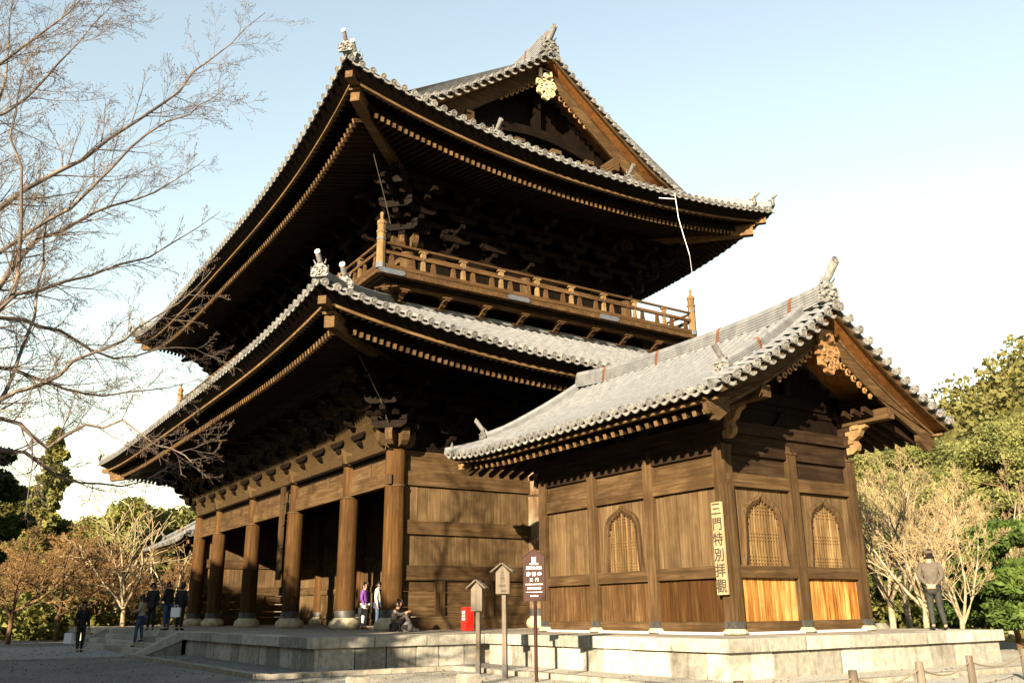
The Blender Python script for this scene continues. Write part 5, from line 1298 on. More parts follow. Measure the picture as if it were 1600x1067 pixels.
def grow(p, d, L, r, lvl, cfg, out, rs, tips=None):
    """recursive branching; cfg per level: (child count per metre, length ratio, angle, wander, upward pull)"""
    n = 5 if lvl >= cfg['max']-1 else 7; pts = [np.array(p, float)]; d = np.array(d, float); d /= np.linalg.norm(d); st = L/(n-1); dirs = [d]
    for i in range(n-1):
        d = d+rs.normal(0, cfg['wander'], 3)+np.array([0, 0, cfg['up']]); d /= np.linalg.norm(d); pts.append(pts[-1]+d*st); dirs.append(d)
    tip = cfg.get('tip', .25); rad = [max(cfg['rmin'], r*(1-(1-tip)*i/(n-1))) for i in range(n)]
    out.append((np.array(pts), rad, cfg['sides'][min(lvl, len(cfg['sides'])-1)], lvl))
    if lvl >= cfg['max']:
        if tips is not None: tips.append(pts[-1])
        return
    k = cfg['n'][lvl]; k = max(1, int(round(k*rs.uniform(.75, 1.25))))
    for c in range(k):
        t = cfg['start']+(1-cfg['start'])*(c+rs.uniform(.1, .9))/k; f = t*(n-1); i = min(int(f), n-2); q = pts[i]+(pts[i+1]-pts[i])*(f-i); dd = dirs[i]
        ax = rs.normal(0, 1, 3); ax[2] *= cfg.get('flat', 1); ax -= dd*np.dot(ax, dd); ax /= np.linalg.norm(ax)+1e-9
        an = cfg['ang']*rs.uniform(.7, 1.3); nd_ = dd*math.cos(an)+ax*math.sin(an)
        grow(q, nd_, L*cfg['ratio']*rs.uniform(.6, 1.15)*(1-.45*t), max(cfg['rmin'], rad[i]*cfg.get('rr', .55)), lvl+1, cfg, out, rs, tips)
def branch_mesh(name, out, mat, lo=0, hi=99):
    V, F = tubes_np([(p, r, s_) for p, r, s_, l in out if lo <= l <= hi]); return np_mesh(name, V, F, mat)
def leaf_cloud(rs, centers, rad, n, size, aspect=1.6, droop=0, shell=.35):
    """n small quads round every centre, in ellipsoids of radii rad (3)"""
    C = np.repeat(np.asarray(centers, float), n, 0); m_ = len(C)
    u = rs.normal(0, 1, (m_, 3)); u /= np.linalg.norm(u, axis=1, keepdims=True); q = rs.uniform(shell, 1, (m_, 1))**.6
    P = C+u*q*(np.asarray(rad) if np.ndim(rad) == 1 else np.repeat(np.asarray(rad), n, 0))
    a = rs.normal(0, 1, (m_, 3))+u*.8; a[:, 2] -= droop; a /= np.linalg.norm(a, axis=1, keepdims=True); b = np.cross(a, rs.normal(0, 1, (m_, 3))); b /= np.linalg.norm(b, axis=1, keepdims=True)
    s_ = size*rs.uniform(.6, 1.3, (m_, 1)); A = a*s_*aspect; B = b*s_
    V = np.stack([P-A-B*.4, P-B, P+A, P+B], 1).reshape(-1, 3); F = np.arange(m_*4).reshape(-1, 4); return V, F

def bare_tree_proto(seed, h, spread, cfgx=None, nlimb=4):
    rs = np.random.RandomState(seed); out = []
    cfg = dict(max=5, n=[5, 6, 6, 5, 3], ratio=.60, ang=.60, wander=.10, up=.05, rmin=.0045, sides=[7, 5, 4, 3, 3, 3], start=.18, rr=.5)
    cfg.update(cfgx or {}); trunk = [np.array([0, 0, 0.]), np.array([.02, .03, h*.10]), np.array([.05, 0, h*.2])]; r = h*.0135
    out.append((np.array(trunk), [r*1.25, r*1.05, r], 8, 0))
    for i in range(nlimb):
        a = 2*PI*(i+rs.uniform(-.2, .2))/nlimb; t = rs.uniform(.35, .75)*spread; d = np.array([math.cos(a)*t, math.sin(a)*t, 1.0]); grow(trunk[-1]-np.array([0, 0, h*.02*i*.5]), d, h*.55, r*.72, 1, cfg, out, rs)
    return out
def make_bare(name, seed, h, spread, wood_m, twig_m, x, y, z, label, group, cat='bare tree', cfgx=None, nlimb=4, rz=0, cache={}):
    key = (seed, h, spread)
    if key not in cache:
        out = bare_tree_proto(seed, h, spread, cfgx, nlimb); cache[key] = (branch_mesh('trunk', out, wood_m, 0, 2), branch_mesh('twigs', out, twig_m, 3, 9))
    t = thing(name, label, cat, (x, y, z), group); t.rotation_euler = (0, 0, rz)
    for nm, me in zip(('trunk', 'twigs'), cache[key]):
        o = bpy.data.objects.new(nm, me); COL.objects.link(o); o.parent = t
    return t
def pine_mesh(seed, h, wid, leafmat, n=240, leaf=.11, npad=46, flat=.28, base=.35):
    """layered pine: bent trunk, level limbs, flat pads of needles"""
    rs = np.random.RandomState(seed); out = []; tr = []; x = y = 0; k = 9
    for i in range(k):
        tr.append(np.array([x, y, h*i/(k-1)*.96])); x += rs.normal(0, .022*h); y += rs.normal(0, .022*h)
    r = h*.021; out.append((np.array(tr), [r*(1.2-i/(k-1)*1.0) for i in range(k)], 8, 0)); cs = []; rads = []
    for i in range(npad):
        t = base+(1-base)*(i+rs.uniform(0, 1))/npad; f = t*(k-1); j = min(int(f), k-2); q = tr[j]+(tr[j+1]-tr[j])*(f-j); a = rs.uniform(0, 2*PI)
        reach = wid*(.25+.75*math.sin(PI*min(1, (1.02-t)/(1-base)*.62)))*rs.uniform(.45, 1.05); e = q+np.array([math.cos(a)*reach, math.sin(a)*reach, reach*rs.uniform(-.05, .3)])
        mid = (q+e)/2+rs.normal(0, .05*reach, 3); out.append((np.array([q, mid, e]), [r*.35*(1.1-t*.6), r*.22, r*.1], 4, 1))
        s_ = wid*rs.uniform(.16, .34); cs.append(e); rads.append([s_*1.25, s_*1.25, s_*1.25*flat*rs.uniform(.8, 1.4)])
        cs.append((mid+e)/2+rs.normal(0, .1*s_, 3)); rads.append([s_*.8, s_*.8, s_*.8*flat*1.2])
    V, F = leaf_cloud(rs, cs, np.array(rads), n, leaf, 2.6); V2, F2 = tubes_np([(p, r_, s_) for p, r_, s_, l in out])
    return np_mesh('trunk', V2, F2, BARKD), np_mesh('crown', V, F, leafmat)
def put_tree(name, meshes, x, y, z, s_, rz, label, group, cat):
    t = thing(name, label, cat, (x, y, z), group); t.rotation_euler = (0, 0, rz); t.scale = (s_, s_, s_)
    for nm, me in zip(('trunk', 'crown'), meshes): o = bpy.data.objects.new(nm, me); COL.objects.link(o); o.parent = t
    return t
def at_dir(u, dist, lat=0):
    """ground point seen in the direction of picture column u (1600 wide) at a distance"""
    d = fw+cR*((u-800)/FPX)-cU*((960-533.5)/FPX); d = Vector((d.x, d.y, 0)).normalized(); p = CAM+d*dist; return p.x, p.y
# hills
def hill(name, pts_f, mat, label):
    m = MB(); m.v, m.f, m.mi = pts_f; return tag(m.build(name, mat, smooth=True), label, None, None, 'structure')
def hill_grid(cx, cy, rx, ry, h, ang, n=26):
    v = []; ca, sa = math.cos(ang), math.sin(ang)
    for i in range(n+1):
        for j in range(n+1):
            a, b = -1+2*i/n, -1+2*j/n; z = h*max(0, 1-(a*a+b*b))**1.1*(1+.18*math.sin(5*a+1)*math.cos(4*b))
            v.append((cx+a*rx*ca-b*ry*sa, cy+a*rx*sa+b*ry*ca, PZ-.6+z))
    f = [(i*(n+1)+j, (i+1)*(n+1)+j, (i+1)*(n+1)+j+1, i*(n+1)+j+1) for i in range(n) for j in range(n)]; return (v, f, [0]*len(f))
HG = hill_grid(-25, 235, 135, 105, 77, .25); hill('wooded_hill', HG, HILLM, 'wooded hill rising behind the pavilion on the right')
rs_ = np.random.RandomState(8); hv = np.array(HG[0]); N1 = 27
cs = []; rd = []
for _ in range(2600):
    i, j = rs_.randint(0, 26), rs_.randint(0, 26); a, b = rs_.uniform(0, 1, 2); p = hv[i*N1+j]*(1-a)*(1-b)+hv[(i+1)*N1+j]*a*(1-b)+hv[i*N1+j+1]*(1-a)*b+hv[(i+1)*N1+j+1]*a*b
    if p[2] < 1.5: continue
    s_ = rs_.uniform(1.8, 4.6); cs.append(p+[0, 0, s_*.7]); rd.append([s_, s_, s_*rs_.uniform(.9, 1.6)])
V, F = leaf_cloud(rs_, cs, np.array(rd), 85, .46, 1.2, 0, .6)
o = bpy.data.objects.new('hill_forest', np_mesh('hill_forest', V, F, HILLM)); link(o); tag(o, 'distant mixed forest covering the hill', 'forest', None, 'stuff')

# pines and bare trees to the right, behind the pavilion
P1 = pine_mesh(3, 13, 4.6, PINE, 690, .052, 62, .5, .2); P2 = pine_mesh(4, 15, 5.0, PINE, 690, .054, 66, .5, .2); P3 = pine_mesh(5, 11, 4.4, PINE, 690, .055, 58, .5, .2)
RG = [(1360, 62, P2, 1.0, 'pine showing right beside the pavilion roof edge, its lower crown behind bare branches'), (1432, 72, P2, 1.12, 'tall yellow-green pine with its top reaching the skyline beside the roof'), (1500, 58, P1, 1.05, 'broad yellow-green pine in the middle of the right-hand grove'),
      (1570, 66, P2, 1.05, 'tall pine near the right picture edge with layered crown'), (1625, 52, P1, 1.05, 'layered pine cut by the right picture edge'), (1540, 84, P3, 1.75, 'far large pine rising behind the grove on the right'), (1455, 96, P1, 1.55, 'far pine between the two tallest crowns of the right grove'),
      (1610, 100, P2, 1.3, 'far pine highest on the slope at the right edge'), (1395, 50, P3, .8, 'smaller pine low behind the pale bare trees'), (1300, 80, P2, 1.0, 'pine hidden mostly by the pavilion gable'), (1680, 75, P3, 1.4, 'pine just outside the right edge leaning in'), (1240, 74, P1, 1.0, 'pine wholly behind the pavilion wall'), (1170, 82, P2, .95, 'pine behind the join of pavilion and gate'), (1750, 60, P2, 1.0, 'pine well beyond the right edge of the picture'), (1900, 58, P1, 1.1, 'pine furthest beyond the right edge of the picture')]
for i, (u, dist, me, s_, lb) in enumerate(RG):
    x, y = at_dir(u, dist); put_tree('pine_tree', me, x, y, PZ-.1, s_*.76, i*1.3, lb, 'pines behind the pavilion', 'pine tree')
x, y = at_dir(1585, 31); P4 = pine_mesh(9, 3.6, 1.9, DARKP, 420, .055, 30, .45, .18); put_tree('young_pine', P4, x, y, PZ, 1, .5, 'small dark green garden pine with support poles at the right edge', None, 'pine tree')
x2, y2 = at_dir(1540, 36); put_tree('young_pine', P4, x2, y2, PZ, .8, 2.2, 'smaller dark green garden pine between bare trunk and propped pine', None, 'pine tree')
m = MB(); m.tube([(x-1.1, y-.4, PZ), (x-.2, y, PZ+1.9)], .035, 6); o = m.build('support_pole', GREYW); tag(o, 'left slanting support pole under the garden pine', 'support pole')
m = MB(); m.tube([(x+.9, y-.9, PZ), (x+.1, y, PZ+2.1)], .035, 6); o = m.build('support_pole', GREYW); tag(o, 'right slanting support pole under the garden pine', 'support pole')
BR = [(1392, 33, 21, 7.5, .9, 'pale bare tree just right of the pavilion corner post'), (1445, 30, 22, 6.4, 1.0, 'pale bare tree behind the standing man'), (1502, 27.5, 23, 4.6, 1.3, 'low spreading bare tree with bright trunk at the platform corner'), (1420, 41, 24, 8.5, .9, 'taller bare tree further back behind the standing man'), (1575, 42, 21, 7.5, 1.1, 'bare reddish tree at the right edge below the pines'), (1480, 46, 22, 8.0, 1.0, 'bare tree in front of the pine grove')]
for i, (u, dist, sd_, h, sp, lb) in enumerate(BR):
    x, y = at_dir(u, dist); make_bare('bare_tree', sd_, h, sp, BARK, TWIGP, x, y, PZ, lb, 'bare trees behind the platform', rz=i*1.1, nlimb=5)

# grove on the left
rsl = np.random.RandomState(2)
def conifer(seed, h, w, mat):
    rs = np.random.RandomState(seed); cs = []; rd = []
    for i in range(70):
        t = (i+rs.uniform(0, 1))/70; z = h*(.12+.88*t); a = rs.uniform(0, 2*PI); rr = w*(1-t)**.8*rs.uniform(.3, 1); cs.append([rr*math.cos(a), rr*math.sin(a), z-rr*.25]); s_ = w*.26*(1.15-t*.75); rd.append([s_, s_, s_*.8])
    V, F = leaf_cloud(rs, cs, np.array(rd), 130, .13, 1.8, .5); V2, F2 = tubes_np([(np.array([[0, 0, 0], [0, 0, h*.5], [0, 0, h*.98]]), [h*.018, h*.012, h*.002], 7)]); return np_mesh('trunk', V2, F2, BARKD), np_mesh('crown', V, F, mat)
C1 = conifer(1, 14, 3.0, EVER); E1_ = pine_mesh(12, 11, 5.2, EVER, 480, .11, 46, .75, .15); E2_ = pine_mesh(13, 9, 4.4, PINE, 560, .09, 42, .5, .25)
x, y = at_dir(52, 70); put_tree('conifer', C1, x, y, PZ, 1.0, 0, 'tall narrow dark conifer standing above the russet trees on the left', None, 'conifer')
LG = [(20, 84, E1_, .8, 'dark evergreen at the far left edge behind the russet trees'), (105, 92, E1_, .85, 'evergreen behind the conifer and the russet trees'), (160, 96, E2_, .95, 'yellow-green evergreen left of the gate roof corner'), (215, 86, E1_, .95, 'evergreen directly under the lower roof corner'), (262, 80, E2_, 1.05, 'bright yellow-green evergreen just left of the gate pillars'), (300, 92, E2_, 1.05, 'evergreen tallest of those beside the far pavilion'), (-40, 75, E1_, .9, 'evergreen beyond the left picture edge'), (335, 85, E2_, .9, 'evergreen behind the far pavilion roof'), (60, 100, E1_, .8, 'evergreen far behind the conifer'), (245, 105, E2_, 1.2, 'far evergreen seen above the far pavilion')]
for i, (u, dist, me, s_, lb) in enumerate(LG):
    x, y = at_dir(u, dist); put_tree('evergreen_tree', me, x, y, PZ, s_, i*1.7, lb, 'evergreens behind the left grove', 'evergreen tree')
xp, yp = at_dir(-48, 34); put_tree('pine_tree', pine_mesh(31, 8.6, 1.5, DARKP, 400, .06, 34, .6, .4), xp, yp, PZ, .84, 0, 'dark pine cut by the left picture edge above the russet trees', None, 'pine tree')
cfr = dict(max=5, n=[5, 6, 6, 6, 4], ratio=.60, ang=.75, wander=.12, up=-.01, rmin=.010, flat=.5, sides=[7, 6, 4, 3, 3, 3])
RT = [(18, 52, 41, 8.0, 'dense russet bare tree at the far left'), (92, 56, 42, 8.6, 'dense russet bare tree left of the ground visitor'), (150, 60, 41, 7.6, 'russet bare tree directly behind the ground visitor'), (205, 62, 42, 7.0, 'russet bare tree behind the stairs'), (60, 66, 41, 9.4, 'back russet bare tree below the conifer'), (-30, 58, 42, 8.6, 'russet bare tree beyond the left edge'), (125, 74, 41, 8.6, 'far russet bare tree between its two neighbours'), (255, 72, 42, 6.6, 'russet bare tree left of the gate pillars')]
for i, (u, dist, sd_, h, lb) in enumerate(RT):
    x, y = at_dir(u, dist); make_bare('russet_tree', sd_, 8.0 if sd_ == 41 else 8.6, 1.9, BARKD, TWIGR, x, y, PZ, lb, 'russet bare trees left of the gate', rz=i*2.1, cfgx=cfr, nlimb=6).scale = (h/8.2,)*3
for i, (u, dist, s_, lb) in enumerate(((192, 54, 1.0, 'bare tree with thick pale sunlit limbs behind the stairs'), (178, 66, 1.15, 'second pale-limbed bare tree a little further back'), (262, 58, .95, 'pale bare tree reaching toward the far pavilion roof'))):
    x, y = at_dir(u, dist); t = make_bare('pale_bare_tree', 51, 9.0, 1.1, BARK, TWIGP, x, y, PZ, lb, 'pale bare trees behind the stairs', rz=i*1.9, cfgx=dict(n=[4, 4, 4, 4], max=3, wander=.16, rmin=.02), nlimb=4); t.scale = (s_,)*3
# undergrowth along the left
cs = []; rd = []
for _ in range(150):
    x, y = at_dir(rsl.uniform(-80, 330), rsl.uniform(60, 100)); s_ = rsl.uniform(.8, 2.2); cs.append([x, y, PZ+s_*.6]); rd.append([s_*1.4, s_*1.4, s_])
V, F = leaf_cloud(rsl, cs, np.array(rd), 170, .16, 1.5); o = bpy.data.objects.new('undergrowth', np_mesh('undergrowth', V, F, EVER)); link(o); tag(o, 'dark shrubs filling the ground under the left grove', 'undergrowth', None, 'stuff')
cs = []; rd = []
for _ in range(80):
    x, y = at_dir(rsl.uniform(1330, 1640), rsl.uniform(48, 75)); s_ = rsl.uniform(.7, 1.7); cs.append([x, y, PZ+s_*.6]); rd.append([s_*1.5, s_*1.5, s_])
V, F = leaf_cloud(rsl, cs, np.array(rd), 150, .12, 1.5); o = bpy.data.objects.new('undergrowth', np_mesh('undergrowth', V, F, EVER)); link(o); tag(o, 'low shrubs under the pines on the right', 'undergrowth', None, 'stuff')

# big bare cherry whose crown enters from the left, in front of the gate
LIMBS = [
[(12.56,-13.55,4.65),(12.35,-12.99,5.5),(12.05,-12.63,6.55),(11.6,-11.56,7.87),(11.24,-10.41,9.43),(10.9,-9.52,10.9),(10.64,-8.48,12.61)],
[(12.56,-13.47,4.2),(12.95,-12.93,4.93),(13.35,-12.55,5.32),(13.79,-11.82,5.97),(14.06,-11.22,6.98),(14.37,-10.55,7.56),(14.67,-10.1,7.99)],
[(12.57,-13.62,5.1),(12.05,-13.25,7.33),(11.55,-12.52,8.74),(10.98,-11.87,10.32),(10.63,-11.23,11.92)],
[(12.57,-13.72,5.74),(13.05,-13.22,7.95),(13.55,-12.95,8.03),(13.76,-12.41,8.76),(13.99,-11.86,9.62)],
[(12.56,-13.42,3.85),(12.05,-13.14,6.61),(11.55,-12.86,8.5),(11.35,-12.92,9.82),(11.05,-12.96,11.03)],
[(12.55,-13.31,3.16),(11.55,-12.76,4.2),(10.76,-12.36,5.37),(10.11,-11.44,6.15),(9.58,-10.04,7.13),(9.25,-8.67,8.55)],
[(12.55,-13.23,2.66),(13.05,-12.53,3.15),(13.59,-11.87,3.47),(14.05,-11.28,3.89),(14.46,-10.61,4.44),(14.88,-10.09,5.01)],
[(12.55,-13.23,2.66),(12.05,-12.59,3.95),(11.58,-11.81,4.04),(11.16,-11.02,3.99),(10.61,-9.95,4.23),(10.25,-8.81,4.79)],
[(12.55,-13.17,2.32),(13.06,-12.22,3.06),(13.4,-11.67,2.75),(13.68,-11.05,3.07),(14.0,-10.34,2.78),(14.29,-9.96,2.48)],
[(12.55,-13.17,2.32),(12.15,-12.4,3.16),(11.77,-12.07,3.94),(11.38,-11.9,5.54),(10.98,-11.88,6.81),(10.56,-12.13,8.0)],
[(12.55,-13.28,2.99),(13.75,-12.62,4.02),(14.16,-12.34,4.74),(14.35,-12.48,5.81),(14.55,-12.66,6.78),(14.55,-12.67,7.65)],
[(12.56,-13.36,3.5),(11.96,-12.37,4.75),(11.21,-11.52,4.89),(10.72,-10.55,4.73),(10.11,-9.4,5.29),(9.89,-8.57,5.22)],
[(12.56,-13.42,3.85),(10.05,-12.4,5.98),(9.58,-11.89,6.98),(9.15,-10.99,8.01),(8.79,-9.93,8.85),(8.47,-8.92,10.03)],
[(12.55,-13.15,2.16),(11.57,-12.08,2.91),(10.84,-11.19,2.69),(10.18,-10.11,2.64),(9.49,-8.95,3.33)]]
TB = Vector((12.35, -14.0, PZ)); cher = thing('cherry_tree', 'large leafless cherry tree reaching in from the left across the sky and roof corners', 'bare tree', TB)
rc = np.random.RandomState(17); outc = []
outc.append((np.array([(12.25, -14.1, PZ-.1), (12.3, -14.05, .6), (12.4, -13.8, 1.8), (12.55, -13.4, 3.0), (12.57, -13.55, 4.6), (12.57, -13.7, 6.0)]), [.34, .27, .24, .20, .15, .10], 10, 0))
def spline(P, n):
    P = np.array(P); P = np.vstack([2*P[0]-P[1], P, 2*P[-1]-P[-2]]); o = []
    for i in range(1, len(P)-2):
        for t in np.linspace(0, 1, n, endpoint=False):
            a, b, c, d = P[i-1:i+3]; o.append(.5*((2*b)+(-a+c)*t+(2*a-5*b+4*c-d)*t*t+(-a+3*b-3*c+d)*t**3))
    o.append(P[-2]); return np.array(o)
ccfg = dict(max=4, n=[0, 9, 7, 5, 3], ratio=.50, ang=.62, wander=.09, up=.035, rmin=.0024, sides=[8, 6, 4, 3, 3], start=.12, rr=.5, tip=.2)
tips = []
for li, Lm in enumerate(LIMBS):
    S = spline(Lm, 3); S[1:-1] += rc.normal(0, .03, S[1:-1].shape); n = len(S); r0_ = .066 if li in (0, 5, 12) else .042
    rad = [max(.005, r0_*(1-.90*i/(n-1))) for i in range(n)]; outc.append((S, rad, 6, 1)); Ltot = np.linalg.norm(np.diff(S, axis=0), axis=1).sum()
    k = int(13*Ltot/4.2)+5
    for c in range(k):
        f = (n-1)*(.16+.82*(c+rc.uniform(0, 1))/k); i = min(int(f), n-2); q = S[i]+(S[i+1]-S[i])*(f-i); dd = S[i+1]-S[i]; dd /= np.linalg.norm(dd)
        ax = rc.normal(0, 1, 3); ax -= dd*np.dot(ax, dd); ax /= np.linalg.norm(ax); an = rc.uniform(.45, .95); nd_ = dd*math.cos(an)+ax*math.sin(an)
        grow(q, nd_, rc.uniform(.8, 1.7)*(1-(.35 if li < 5 else .62)*f/n), max(.0045, rad[i]*.36), 2, ccfg, outc, rc, tips)
for dv in ((-.3, -1, .9), (.5, -.9, 1.0), (-.9, -.6, .8), (.1, -.8, 1.6)): grow((12.5, -13.7, 3.6+dv[2]), dv, 4.2, .06, 1, dict(ccfg, n=[0, 8, 5, 4, 3], wander=.07), outc, rc, tips)
Vt, Ft = tubes_np([(p, r, s_) for p, r, s_, l in outc if l <= 1]); Vt -= np.array(TB); o = bpy.data.objects.new('trunk', np_mesh('trunk', Vt, Ft, TWIG, True)); COL.objects.link(o); o.parent = cher
Vt, Ft = tubes_np([(p, r, s_) for p, r, s_, l in outc if l > 1]); Vt -= np.array(TB); o = bpy.data.objects.new('twigs', np_mesh('twigs', Vt, Ft, TWIG)); COL.objects.link(o); o.parent = cher; o['kind'] = 'stuff'
# buds at the twig tips
T_ = np.array(tips)-np.array(TB); oc = np.array([(1, 0, -.6), (-.5, .87, -.6), (-.5, -.87, -.6), (0, 0, 1.4)])*.0095; V = (T_[:, None]+oc[None]).reshape(-1, 3)
fo = np.array([(0, 1, 3), (1, 2, 3), (2, 0, 3), (0, 2, 1)]); F = (fo[None]+4*np.arange(len(T_))[:, None, None]).reshape(-1, 3)
o = bpy.data.objects.new('buds', np_mesh('buds', V, F, BARKD)); COL.objects.link(o); o.parent = cher; o['kind'] = 'stuff'

# trees of the temple grounds on the sunny side, left of and behind the camera; they shade the forecourt
SH = [(-15, -30, .9), (-7.5, -25, 1.05), (-3, -27, 1.25), (1.5, -24, 1.08), (6, -27, 1.15), (10.5, -24, .95), (14.5, -25, .92), (18.5, -26.5, .86), (3.5, -33, 1.35), (12, -34, 1.2)]
for i, (x, y, s_) in enumerate(SH):
    put_tree('evergreen_tree', E1_ if i % 2 else E2_, x, y, PZ, s_*(1.0 if i % 2 else 1.2), i*2.3, 'evergreen %s the row outside the left of the picture that shades the forecourt' % ('first in', 'second in', 'third in', 'fourth in', 'middle of', 'sixth in', 'seventh in', 'eighth in', 'ninth in', 'tenth in', 'last but one of', 'last of')[i], 'evergreens shading the forecourt', 'evergreen tree')
for i, (x, y, s_) in enumerate(((16.5, -21, 1.15), (22.5, -23.5, 1.05), (26.5, -22, 1.2))):
    t = make_bare('bare_tree', 51, 9.0, 1.1, BARK, TWIGP, x, y, PZ, ('nearest to the forecourt, ', 'middle one of the ', 'nearest to the viewer, ')[i]+'leafless tree outside the picture that dapples the walls', 'leafless trees dappling the walls', rz=i*1.3+.4); t.scale = (s_,)*3
for i in range(22):  # unseen trees added to block low sky and dim the ambient light
    a = -2.75+i*.16; x, y = CAM.x+62*math.cos(a), CAM.y+62*math.sin(a)
    put_tree('evergreen_tree', E1_ if i % 2 else E2_, x, y, PZ, 1.15, i*1.1, 'evergreen in the added sky-blocking tree ring behind the viewer, %s from its left end' % ['first', 'second', 'third', 'fourth', 'fifth', 'sixth', 'seventh', 'eighth', 'ninth', 'tenth', 'eleventh', 'twelfth', 'thirteenth', 'fourteenth', 'fifteenth', 'sixteenth', 'seventeenth', 'eighteenth', 'nineteenth', 'twentieth', 'twenty-first', 'twenty-second'][i], 'added sky-blocking tree ring behind the viewer', 'evergreen tree')

# ------------------------------------------------------------------ people
def flat(name, c, rough=.8): 
    m, nt, b = new_mat(name); mp, tc = mapping(nt, (1, 1, 1)); n = noise(nt, mp.outputs[0], 14, 3, .6)
    r = ramp(nt, [(.3, tuple(a*.75 for a in c)), (.7, tuple(min(1, a*1.2) for a in c))], n.outputs[0]); nt.links.new(r.outputs[0], b.inputs['Base Color']); b.inputs['Roughness'].default_value = rough; b.inputs['Specular IOR Level'].default_value = .2; return m
SKIN = flat('skin', (0.336, 0.189, 0.119), .6); HAIR = flat('black hair', (0.0126, 0.0091, 0.0077), .5); BLK = flat('black cloth', (0.0112, 0.0112, 0.0126)); DENIM = flat('denim', (0.035, 0.0525, 0.098)); CHAR = flat('charcoal cloth', (0.0385, 0.0315, 0.028))
BEIGE = flat('beige coat cloth', (0.24, 0.198, 0.15)); CREAM = flat('cream cloth', (0.432, 0.408, 0.336)); PURP = flat('purple cloth', (0.096, 0.03, 0.156)); GREYC = flat('grey brown jacket', (0.066, 0.054, 0.042)); WHT = flat('white leather', (0.42, 0.42, 0.42)); BOOT = flat('brown leather', (0.096, 0.036, 0.018)); NAVY = flat('dark green trousers', (0.021, 0.021, 0.018)); KHA = flat('khaki trousers', (0.06, 0.045, 0.027)); PALEB = flat('white trousers', (0.36, 0.36, 0.372))
def skin_mesh(name, V, E, Rr, mat, root=0, sub=1):
    me = bpy.data.meshes.new(name); me.from_pydata(V, E, []); o = bpy.data.objects.new(name, me); COL.objects.link(o)
    md = o.modifiers.new('s', 'SKIN'); md.use_smooth_shade = True
    if not me.skin_vertices: me.skin_vertices.new() if hasattr(me.skin_vertices, 'new') else None
    for i, r in enumerate(Rr):
        sv = me.skin_vertices[0].data[i]; sv.radius = (r, r) if not hasattr(r, '__len__') else r; sv.use_root = (i == root)
    s2 = o.modifiers.new('u', 'SUBSURF'); s2.levels = sub; s2.render_levels = sub
    dg = bpy.context.evaluated_depsgraph_get(); out = bpy.data.meshes.new_from_object(o.evaluated_get(dg)); bpy.data.objects.remove(o); bpy.data.meshes.remove(me)
    out.name = name; out.materials.clear(); out.materials.append(mat); return out
BASEJ = dict(pel=(0, 0, .53), wai=(0, .0, .61), che=(0, .0, .73), nek=(0, -.005, .835), hb=(0, .005, .872), hm=(0, .012, .918), ht=(0, .004, .955))
for s_, sg in (('L', -1), ('R', 1)):
    BASEJ.update({'sh'+s_: (sg*.098, 0, .805), 'el'+s_: (sg*.125, -.012, .635), 'wr'+s_: (sg*.130, .03, .495), 'hi'+s_: (sg*.048, 0, .50), 'kn'+s_: (sg*.055, .012, .28), 'an'+s_: (sg*.058, -.012, .045), 'to'+s_: (sg*.068, .085, .018)})
